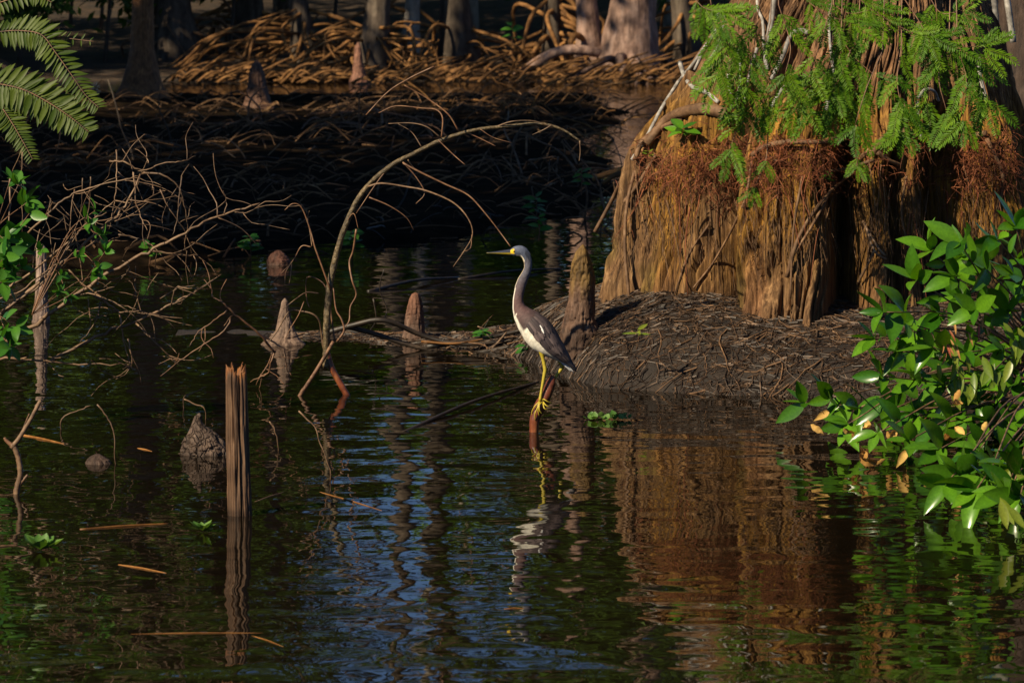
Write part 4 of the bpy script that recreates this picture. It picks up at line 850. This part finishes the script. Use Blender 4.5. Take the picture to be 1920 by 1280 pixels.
for k in range(30):
    x = rnd.uniform(-0.075, 0.075); y = rnd.uniform(-0.05, 0.05)*(1-abs(x)/0.1); a = rnd.uniform(0, 6.28)
    link('leaf', me, gp, frame((math.cos(a), math.sin(a), rnd.uniform(0.1, 0.9)), (0, -0.4, 1), (x, y, 0.004), rnd.uniform(0.018, 0.032)))
def floater(name, a, b_, r, mat, label, cat='reed', sag=0.002, z=-0.0005):
    p, q = W(*a), W(*b_); p.z = z-sag*0.4; q.z = z; m_ = p.lerp(q, 0.5)+Vector((0, 0.004, sag))
    mb = MB(); r *= 0.75; mb.tube([p-p, m_-p, q-p], r, r*0.6, sides=6, per=6, rough=0.05)
    o = mb.build(name, M[mat]); o.location = p; tag(o, label, cat); return o
floater('floating_reed', (150, 992), (318, 981), .006, 'straw', 'thick orange dead reed floating behind the small green rosette'); floater('floating_reed', (222, 1058), (312, 1074), .0042, 'straw', 'short straight orange reed floating between the two rosettes')
floater('floating_reed', (245, 1188), (494, 1186), .0022, 'straw', 'long thin straw floating across the reflection of the post'); floater('floating_reed', (470, 1190), (532, 1212), .0018, 'straw', 'fine curved straw touching the end of the long thin straw')
floater('floating_reed', (600, 922), (716, 957), .0035, 'straw', 'brown reed floating diagonally right of the post'); floater('floating_reed', (478, 940), (532, 922), .0025, 'twig', 'short pale twig floating just right of the post')
floater('floating_reed', (-30, 1028), (34, 1022), .006, 'brownroot', 'brown stick floating against the pale green rosette'); floater('floating_reed', (40, 815), (120, 832), .007, 'straw', 'ochre half-sunken reed behind the forked stick')
floater('floating_reed', (945, 1141), (982, 1140), .003, 'straw', 'tiny yellow straw floating at the tip of the reflected bill'); floater('floating_log', (745, 812), (1010, 716), .010, 'darkwood', 'dark half-sunken branch slanting toward the heron perch', 'log', 0.02, 0.0)
floater('floating_log', (690, 546), (860, 522), .014, 'darkwood', 'black log floating behind the bullet-shaped knee', 'log', 0.02, 0.006); floater('floating_log', (860, 523), (1050, 505), .012, 'darkwood', 'black log floating behind the heron neck', 'log', 0.015, 0.004)
floater('floating_leaf', (258, 840), (285, 846), .004, 'straw', 'small orange dead leaf stalk floating beside the squat knee', 'leaf'); floater('floating_reed', (1005, 795), (1000, 796), .003, 'straw', 'short yellow straw lying against the perch stub')
# debris raft: sticks piled from the bank out to the bullet-shaped knee
raft = empty('debris_raft', W(880, 655)); tag(raft, 'low raft of dark sticks and roots stretching from the bank behind the heron', 'debris')
for pts, r, mt in [([(600, 628), (660, 610), (720, 600), (790, 628), (860, 645), (950, 640)], .013, 'darkwood'), ([(650, 612), (700, 625), (780, 650), (880, 668), (1000, 660)], .012, 'darkwood'), ([(800, 650), (870, 640), (940, 628), (1010, 610)], .012, 'darkwood'), ([(790, 640), (850, 644), (905, 636)], .006, 'straw'), ([(915, 660), (935, 640), (950, 622)], .005, 'twig'), ([(850, 670), (930, 655), (1010, 640)], .012, 'darkwood'),
    ([(770, 665), (815, 670), (850, 672)], .005, 'twig'), ([(740, 680), (790, 690), (830, 705), (860, 700)], .003, 'twig'), ([(860, 720), (862, 690), (868, 670)], .004, 'darkwood'), ([(880, 720), (910, 710), (945, 698)], .0025, 'twig'), ([(905, 690), (915, 660), (905, 640)], .003, 'redtwig'), ([(700, 560), (705, 600), (690, 625)], .004, 'darkwood'), ([(720, 505), (712, 540), (725, 580), (720, 600)], .003, 'darkwood')]:
    poly(raft, 'stick', pts, 14.55, r, r*0.7, mt, 6, 0.04)
for k in range(70):
    x = rnd.uniform(790, 1030); y = 655-(x-790)*0.10+rnd.gauss(0, 14); a = rnd.gauss(0, 0.5); L = rnd.uniform(20, 70)
    poly(raft, 'twig', [(x, y), (x+L*0.5*math.cos(a), y+L*0.5*math.sin(a)+rnd.gauss(0, 4)), (x+L*math.cos(a), y+L*math.sin(a))], 14.4+rnd.uniform(0, 0.5), rnd.uniform(.0015, .004), .001, rnd.choice(['darkwood', 'darkwood', 'fibre', 'brownroot', 'twig']), 4, 0.02, 3)
sprig('seedling', P(985, 668, 14.3), 5, 0.05, 'small green sprout on the debris raft just behind the heron breast', 'seedling', SHR, stem=0.05)
sprig('seedling', P(905, 640, 14.6), 12, 0.04, 'low green weed on the debris raft under the bill', 'seedling', SHR, stem=0.05)
sprig('seedling', W(1195, 640, .2), 4, 0.055, 'small green sprout on the mud behind the heron tail', 'seedling', YNG, stem=0.05)
mb = MB(); q = [W(1238, 600, .22), W(1262, 598, .235), W(1285, 600, .22)]; mb.tube([p-q[0] for p in q], .007, .004, sides=6, rough=0.2)
o = mb.build('fallen_leaf', M['straw']); o.location = q[0]; tag(o, 'curled orange dead leaf on the mud left of the cypress trunk', 'leaf')
# twigs breaking the left water surface
for i, (pts, lab) in enumerate([([(115, 785), (150, 768), (170, 760)], 'pale forked twig end above the black water left of the squat knee'), ([(182, 758), (200, 780), (212, 805), (215, 850)], 'thin bent twig rising behind the wet black knob'), ([(345, 745), (365, 735), (386, 725)], 'short pale twig slanting above water left of the post top'), ([(345, 748), (365, 757), (384, 767)], 'short twig slanting down left of the post top'), ([(505, 790), (512, 800), (520, 825)], 'fine twig standing in the water right of the post'), ([(560, 770), (590, 800), (600, 830), (618, 880)], 'dark crooked twig in the water under the arching branch')]):
    mb = MB(); D = WD(max(p[1] for p in pts)+20)
    q = [P(x, y, D) for x, y in pts]; low = min(q, key=lambda p: p.z); tail = [low+Vector((0.0, 0.02, -low.z-0.03))]
    q = q+tail if low is q[-1] else tail+q
    mb.tube([p-q[0] for p in q], .0028, .0018, sides=5, per=4, bend=.001); o = mb.build('bare_twig', M['twig']); o.location = q[0]; tag(o, lab, 'twig')

# ------------------------------------------------------------------ shaded middle ground: tangles of dead sticks and sprouts
def tangle(cx, cy, w, h, D, n, label, seed, mat='brownroot', rr=(.003, .009), curve=1.0):
    global rnd
    keep = rnd; rnd = random.Random(seed); k = D/F
    b = P(cx, cy, D); b.z = max(0.0, gz(b.x, b.y), flat_z(b.x, b.y)); e = empty('stick_tangle', b); tag(e, label, 'sticks')
    for i in range(n):
        x0 = b.x+rnd.uniform(-.5, .5)*w*k; y0 = D+rnd.uniform(-1, 1)*min(2.5, 0.06*D); a = rnd.uniform(0, 2*math.pi); L = rnd.uniform(0.4, 1.3)*h*k; el = rnd.uniform(0.1, 1.2)
        d = Vector((math.cos(a)*math.cos(el), math.sin(a)*0.5*math.cos(el), math.sin(el))); q = [Vector((x0, y0, b.z-0.05))]; tn = rnd.gauss(0, 0.35*curve)
        for s in range(5):
            d = (d+Vector((rnd.gauss(0, .18)+tn*0.5, rnd.gauss(0, .1), rnd.gauss(-0.22*curve, .16)))).normalized(); nx = q[-1]+d*L/5; nx.z = max(nx.z, b.z+0.01); q.append(nx)
        r = rnd.uniform(*rr)*(D/20); mb = MB(); mb.tube(q, r, r*0.5, sides=5, per=3, rough=0.08); st = mb.build('stick', M[mat], e)
        if rnd.random() < 0.6:
            j = rnd.randrange(2, 5); d = (d+rv(0.9)).normalized(); mb = MB(); mb.tube([q[j], q[j]+d*L*0.15, q[j]+(d+Vector((0, 0, -0.3)))*L*0.35], r*0.55, r*0.25, sides=4, per=3); mb.build('twig', M[mat], st)
    rnd = keep; return e
tangle(760, 260, 200, 110, 34, 14, 'dim stick tangle in dark water behind the crest of the arching branch', 81, 'redtwig')
tangle(900, 200, 220, 120, 40, 20, 'dim stick tangle at the far shore right of the pinkish knee', 82, 'orangeroot')
tangle(1000, 330, 200, 150, 27, 18, 'crooked brown stick tangle behind the tip of the arching branch', 83, 'twig', curve=0.7)
tangle(1080, 250, 200, 130, 35, 18, 'dark stick tangle in the water below the pale pink far tree', 84, 'orangeroot')
tangle(1090, 390, 180, 120, 22, 16, 'stick tangle between the heron head and the huge cypress', 85, 'brownroot', curve=0.5)
tangle(820, 400, 300, 110, 22, 12, 'sparse sticks in black water behind the hanging twigs', 86, 'darkwood')
tangle(560, 250, 260, 110, 36, 16, 'sparse sticks in black water right of the tall shaded knee', 87, 'redtwig')
tangle(300, 250, 380, 160, 30, 18, 'dim bare sticks in deep shade behind the fern', 88, 'backbark')
tangle(120, 330, 260, 130, 22, 16, 'dim sticks on the shaded spit behind the bare branches', 89, 'backbark')
tangle(380, 470, 360, 50, 20.6, 26, 'low litter of sticks along the shaded muddy spit', 90, 'brownroot')
tangle(1200, 330, 160, 160, 24, 14, 'sticks leaning in the shade beside the cypress ledge', 91, 'twig', curve=0.5)
for x, y, n, D, lab in [(1005, 400, 12, 19.5, 'green weed tuft standing behind the heron crown'), (1090, 350, 7, 21, 'round-leafed sprout on a thin stem between the heron and the cypress'), (660, 480, 14, 19.5, 'dim green weed tuft behind the arching stem'), (470, 488, 14, 19.2, 'yellow-green weed tuft at the end of the muddy spit'), (280, 505, 8, 18.8, 'low green weed at the water edge of the muddy spit'), (960, 85, 8, 45, 'single green sapling in front of the orange far roots'), (1010, 435, 6, 18.5, 'tiny bright sprout right above the heron head')]:
    p = P(x, y, D); p.z = max(p.z-0.05, 0.0); sprig('weed', p, n, 0.075*D/20, lab, 'weed', SHR, stem=0.16*D/20, r=.004)
for (x0, y0, x1, y1, D, lab) in [(1180, 330, 1130, 345, 21, 'reddish broken branch leaning on the cypress'), (1110, 335, 1280, 300, 24, 'long pale branch lying in the shade left of the cypress')]:
    mb = MB(); a = P(x0, y0, D); c = P(x1, y1, D); mb.tube([a-a, (c-a)*0.5+Vector((0, 0, .03)), c-a], .022, .012, sides=7, rough=.1); o = mb.build('broken_branch', M['orangeroot']); o.location = a; tag(o, lab, 'branch')

# ------------------------------------------------------------------ far bank: trees on prop roots
def far_tree(px, py, h, r, label, nroot, spread, mat_t, mat_r, seed, crown=None, lean=0.0, cm='crown', rmax=0.036, rooth=0.9, flare=1.8):
    global rnd
    keep = rnd; rnd = random.Random(seed)
    b = P(px, 0, py); b.z = max(0, gz(b.x, b.y)-0.05)
    e = empty('far_tree', b); tag(e, label, 'tree', None)
    mb = MB(); tp = b+Vector((lean*h, rnd.uniform(-.3, .3), h)); mid = b.lerp(tp, 0.5)+Vector((rnd.gauss(0, 0.03*h), 0, 0))
    mb.tube([b+Vector((0, 0, -.3)), b+Vector((0, 0, 0.25)), b.lerp(mid, 0.25), mid, tp], 0, radii=[r*flare*1.25, r*flare, r*1.1, r*0.85, r*0.4], sides=14, per=7, rough=0.05); mb.build('trunk', M[mat_t], e)
    for k in range(nroot):
        a = rnd.uniform(0, 2*math.pi); R = spread*rnd.uniform(0.25, 1.0); z0 = rooth*rnd.uniform(0.3, 1.25)*(0.5+0.5*R/spread); s = Vector((math.cos(a), math.sin(a)*0.7, 0))
        p0 = b+s*r*0.7+Vector((0, 0, z0)); p2 = b+s*R; p2.z = max(-0.1, gz(p2.x, p2.y)-0.05)
        p1 = p0.lerp(p2, 0.5)+Vector((rnd.gauss(0, .22), rnd.gauss(0, .15), z0*rnd.uniform(-0.1, 0.6)+0.08)); rr = rnd.uniform(0.35, 1.0)*rmax
        mb = MB(); mb.tube([p0, p1, p2.lerp(p1, 0.25)+Vector((rnd.gauss(0, .06), 0, 0)), p2], rr, rr*0.7, sides=6, per=5, rough=0.1); mb.build('prop_root', M[mat_r], e)
    if crown:
        cz, cr, n = crown; mb = MB(); c = b+Vector((lean*h, 0, cz)); leaf_cloud(mb, c, (cr, cr, cr*0.8), n, 0.26, 12); cw = mb.build('crown', M[cm], e, smooth=False)
        for k in range(4):
            d = Vector((rnd.gauss(0, 1), rnd.gauss(0, 1), rnd.uniform(0.2, 1))).normalized(); mb = MB(); s0 = b.lerp(tp, rnd.uniform(0.5, 0.85)); mb.tube([s0, s0+d*cr*0.5, s0+d*cr*0.95+Vector((0, 0, .3))], r*0.35, r*0.1, sides=5); mb.build('limb', M[mat_t], e)
    rnd = keep; return e
far_tree(1178, 53.0, 13, 0.30, 'pale pink far tree with wide buttressed foot at the water', 10, 2.2, 'pinkbark', 'pinkbark', 101, (10.5, 2.6, 1800), 0.01, rmax=0.10, rooth=0.35, flare=1.7)
far_tree(1108, 53.5, 9, 0.15, 'slim leaning pink far tree left of the wide pale one', 10, 1.5, 'pinkbark', 'orangeroot', 102, (8, 1.8, 1200), -0.03, rmax=0.06, rooth=0.6)
far_tree(570, 54.5, 11, 0.13, 'slender far tree on orange arching roots behind the tall knee', 34, 2.4, 'backbark', 'orangeroot', 103, (9, 2.4, 650), 0.0)
far_tree(700, 53.6, 12, 0.16, 'far tree on a dense heap of orange roots behind the pinkish knee', 44, 2.2, 'backbark', 'orangeroot', 104, (10, 2.4, 650), 0.01, rooth=0.8)
far_tree(860, 54.5, 12, 0.20, 'far tree with rough orange foot right of the root heap', 30, 2.0, 'backbark', 'orangeroot', 105, (10.5, 2.2, 650), 0.0, rooth=0.7)
far_tree(1035, 54.5, 10, 0.11, 'thin far tree on straight orange stilts left of the pink trees', 26, 1.5, 'backbark', 'orangeroot', 106, (8.5, 2.0, 1400), 0.0, rooth=1.2, rmax=0.05)
far_tree(1290, 54.5, 10, 0.14, 'far tree on orange roots half hidden by the huge cypress', 30, 2.0, 'backbark', 'orangeroot', 107, (8.5, 2.2, 1500), 0.02, rooth=0.9)
far_tree(770, 57, 14, 0.09, 'very thin pale far tree behind the root heap', 14, 1.2, 'palebark', 'orangeroot', 108, (12, 1.6, 350), 0.0)
far_tree(470, 57, 13, 0.20, 'dark far tree behind the tall shaded knee', 18, 2.0, 'backbark', 'orangeroot', 109, (10.5, 2.4, 1700), 0.0)
far_tree(330, 56, 13, 0.24, 'dark thick far tree left of the orange roots', 16, 2.0, 'backbark', 'brownroot', 110, (9.5, 2.8, 2200), 0.0)
# litter of fallen sticks and roots on the far bank
mb = MB()
for k in range(520):
    x = rnd.uniform(-5.2, 5); y = rnd.choice([rnd.gauss(51.6, 0.8), rnd.uniform(50, 57)]); z = gz(x, y)
    if z < -0.15: continue
    a = rnd.gauss(0, 0.7); L = rnd.uniform(0.2, 0.9); d = Vector((math.cos(a), math.sin(a), rnd.uniform(-0.05, 0.5))); p = Vector((x, y, max(0, z)+0.03))
    mb.tube([p, p+d*L*0.5+Vector((0, 0, rnd.uniform(0, .12))), p+d*L], rnd.uniform(.010, .035), .010, sides=5, per=3, rough=0.1)
o = mb.build('fallen_sticks', M['orangeroot']); tag(o, 'orange litter of fallen sticks and roots covering the far bank', 'stick litter', kind='stuff')
for i, (px, pd, wpx, lab) in enumerate([(560, 52.5, 210, 'long flat orange log at the far shore behind the tall knee'), (600, 51.5, 170, 'thin flat orange log at the waterline behind the tall knee'), (845, 52.5, 70, 'short thick orange log at the far shore under the rough-footed tree')]):
    c = P(px, 0, pd); c.z = max(0.05, gz(c.x, c.y)+0.06); w = wpx*pd/F/2; mb = MB()
    mb.tube([Vector((-w, 0, 0)), Vector((-w*.3, .05, .05)), Vector((w*.4, -.05, .02)), Vector((w, 0.1, 0))], 0.10, 0.06, sides=9, per=6, rough=0.12); o = mb.build('fallen_log', M['orangeroot']); o.location = c; tag(o, lab, 'log')

# ------------------------------------------------------------------ forest behind, seen as reflections in the pond
FT = [(-11.5, 58, 11, 3.4, .22, 7.5, 'crown_sun_tint', 'broad bright green tree far behind the fern'), (-9.0, 62, 12, 3.0, .25, 8.5, 'crown_sun_tint', 'bright green tree far behind the bare branches'), (-6.3, 60, 9.5, 2.6, .2, 6.0, 'crown', 'dark green tree behind the tall shaded knee'), (-4.3, 64, 10, 2.3, .2, 6.3, 'crown', 'round-topped green tree behind the slender far tree'),
 (-2.6, 66, 8.0, 2.0, .18, 5.4, 'crown', 'low green tree behind the heap of orange roots'), (-0.8, 63, 8.5, 2.2, .2, 5.6, 'crown_sun_tint', 'light green tree behind the rough-footed far tree'), (1.0, 65, 10, 2.4, .2, 6.4, 'crown', 'mid green tree behind the stilt-rooted far tree'), (3.0, 62, 12, 2.8, .25, 8.0, 'crown', 'tall green tree behind the pink far trees'), (6.0, 64, 13, 3.2, .26, 8.5, 'crown', 'tall dense tree behind the huge cypress'),
 (9.5, 62, 13, 3.4, .26, 8.0, 'crown_sun_tint', 'tall bright tree beyond the right bank'), (-14, 66, 15, 3.6, .3, 10, 'crown', 'very tall tree beyond the left bank'), (13, 66, 15, 3.6, .3, 10, 'crown', 'very tall tree far beyond the right bank'), (-7.6, 70, 15, 2.4, .22, 12.0, 'crown_sun_tint', 'tall thin-crowned tree rising behind the left far bank'), (4.6, 72, 16, 2.6, .24, 12.5, 'crown', 'tall thin-crowned tree rising behind the right far bank')]
for i, (x, y, h, cr, r, cz, cm, lab) in enumerate(FT):
    z = gz(x, y); e = empty('forest_tree', (x, y, z-0.1)); tag(e, lab, 'tree', None); b = e.location.copy()
    mb = MB(); mb.tube([b, b+Vector((rnd.gauss(0, .2), 0, h*0.4)), b+Vector((rnd.gauss(0, .3), 0, h))], r, r*0.3, sides=9, per=6, rough=.05); mb.build('trunk', M['palebark' if i in (5, 7) else 'backbark'], e)
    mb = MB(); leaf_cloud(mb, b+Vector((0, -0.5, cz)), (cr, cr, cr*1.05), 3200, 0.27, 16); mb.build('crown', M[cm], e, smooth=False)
# far wood closing the view behind the pond: one mass nobody could count
mb = MB(); keep = rnd; rnd = random.Random(500)
for k in range(44000):
    x = rnd.uniform(-24, 24); y = rnd.uniform(74, 96); pxx = 960+x/y*F
    g1 = float(np.interp(pxx, [-900, 420, 540, 640, 900, 1010, 1150, 3000], [19, 19, 13, 9.5, 9.0, 12, 19, 19]))
    z = g1*rnd.random()**0.8*(0.75+0.35*rnd.random()) ; p = Vector((x, y, z)); d = rv(1).normalized(); e_ = d.orthogonal().normalized(); sz = rnd.uniform(0.4, 1.0)
    mb.add([p-d*sz*0.5, p+e_*sz*0.25, p+d*sz*0.5, p-e_*sz*0.25], [(0, 1, 2, 3)], (rnd.uniform(0.7, 1.2),)*3)
rnd = keep
fw = mb.build('far_wood', M['crown'], smooth=False); tag(fw, 'dense green wood closing the view far behind the pond', 'wood', kind='stuff')
# shrubs along the right bank and the far bank
for x, y, cr, lab in [(4.0, 16.5, 0.9, 'rounded shrub on the right bank behind the second cypress trunk'), (5.2, 20.5, 1.2, 'large shrub farther along the right bank'), (3.9, 13.0, 0.7, 'small shrub on the right bank beside the glossy bush')]:
    z = gz(x, y); b = Vector((x, y, z-0.03)); e = empty('bank_shrub', b); tag(e, lab, 'shrub'); mb = MB()
    mb.tube([b, b+Vector((.05, 0, cr*0.6)), b+Vector((0, 0.05, cr*1.3))], .03, .012, sides=6); mb.build('stem', M['backbark'], e)
    mb = MB(); leaf_cloud(mb, b+Vector((0, 0, cr*0.8)), (cr*0.8, cr*0.8, cr*0.7), 1500, 0.10, 12); mb.build('crown', M['crown'], e, smooth=False)
for i in range(22):
    x = -12+1.75*i+rnd.gauss(0, .3); y = 60+rnd.uniform(-1.0, 4)
    if i > 14: x = -9.2+0.75*(i-15)+rnd.gauss(0, .2); y = 55.0+rnd.uniform(-1, 1.5)
    z = gz(x, y); e = empty('forest_shrub', (x, y, z)); b = Vector((x, y, z))
    tag(e, 'dim green understory shrub between the far trunks', 'shrub', 'understory shrubs between the far trunks')
    hh = rnd.uniform(1.6, 3.4); mb = MB(); mb.tube([b, b+Vector((0.1, 0, hh*0.5)), b+Vector((0, 0.1, hh))], .04, .015, sides=6); mb.build('stem', M['backbark'], e)
    mb = MB(); leaf_cloud(mb, b+Vector((0, 0, hh*0.75)), (1.1, 0.9, hh*0.45), 900, 0.20, 9); mb.build('crown', M['crown'], e, smooth=False)

# ------------------------------------------------------------------ broad unseen trees added on the left so their crowns shade the pond
for i, (tx, ty, cx, cy, cz, rx, ry, n, lab) in enumerate([(-9.5, 12, -6.5, 12.0, 9.0, 3.5, 3.2, 5200, 'unseen spreading tree added over the near water to cast shade'), (-11, 19, -6.5, 17, 9.5, 4.4, 4.4, 3000, 'unseen spreading tree added over the muddy spit to cast shade'), (-13, 28, -7.0, 25, 10.0, 5.0, 4.6, 2500, 'unseen spreading tree added over the middle water to cast shade'), (-15, 36, -10.0, 34, 10.5, 5.0, 4.6, 3200, 'unseen spreading tree added over the far water to cast shade'), (-22, 45, -18.0, 44, 11, 5.5, 4.6, 6000, 'unseen spreading tree added near the far shore to cast shade'), (-17, 50, -11.0, 47, 12.5, 5.5, 4.5, 6000, 'unseen spreading tree added beside the far shore trees to cast shade'), (-15, 40, -9.5, 42, 11.5, 4.5, 4.0, 700, 'unseen thin-crowned tree added to dapple the orange far roots'), (-18, 33, -15.5, 33, 10.0, 4.5, 4.2, 5000, 'unseen spreading tree added behind the far-water one to cast shade'), (-15, 12, -11.5, 13.5, 9.5, 4.2, 4.0, 6000, 'unseen spreading tree added behind the near one to cast shade'), (-17, 23, -13.0, 22, 10.0, 4.8, 4.4, 6000, 'unseen spreading tree added behind the middle one to cast shade')]):
    cx -= 0.206*cz; cy += 0.19*cz; tx -= 2.0; ty += 1.8
    z = gz(tx, ty); b = Vector((tx, ty, z-0.1)); e = empty('added_shade_tree', b); tag(e, lab, 'tree')
    mb = MB(); mb.tube([b, b+Vector((0.3, 0, 2.2)), Vector((tx*.6+cx*.4, cy, 5.5)), Vector((cx, cy, 8.5))], .38, .14, sides=12, per=7, rough=.05); mb.build('trunk', M['backbark'], e)
    for k in range(7):
        a = 2*math.pi*k/7; s = Vector((tx*.6+cx*.4, cy, 5.5)).lerp(Vector((cx, cy, 8.5)), rnd.random()); mb = MB(); mb.tube([s, Vector((cx+rx*.4*math.cos(a), cy+ry*.4*math.sin(a), cz-.8)), Vector((cx+rx*.9*math.cos(a), cy+ry*.9*math.sin(a), cz+rnd.uniform(-.5, .8)))], .11, .03, sides=6); mb.build('limb', M['backbark'], e)
    mb = MB(); leaf_cloud(mb, (cx, cy, cz), (rx, ry, 1.7), n, 0.42, 40); mb.build('crown', M['crown'], e, smooth=False)
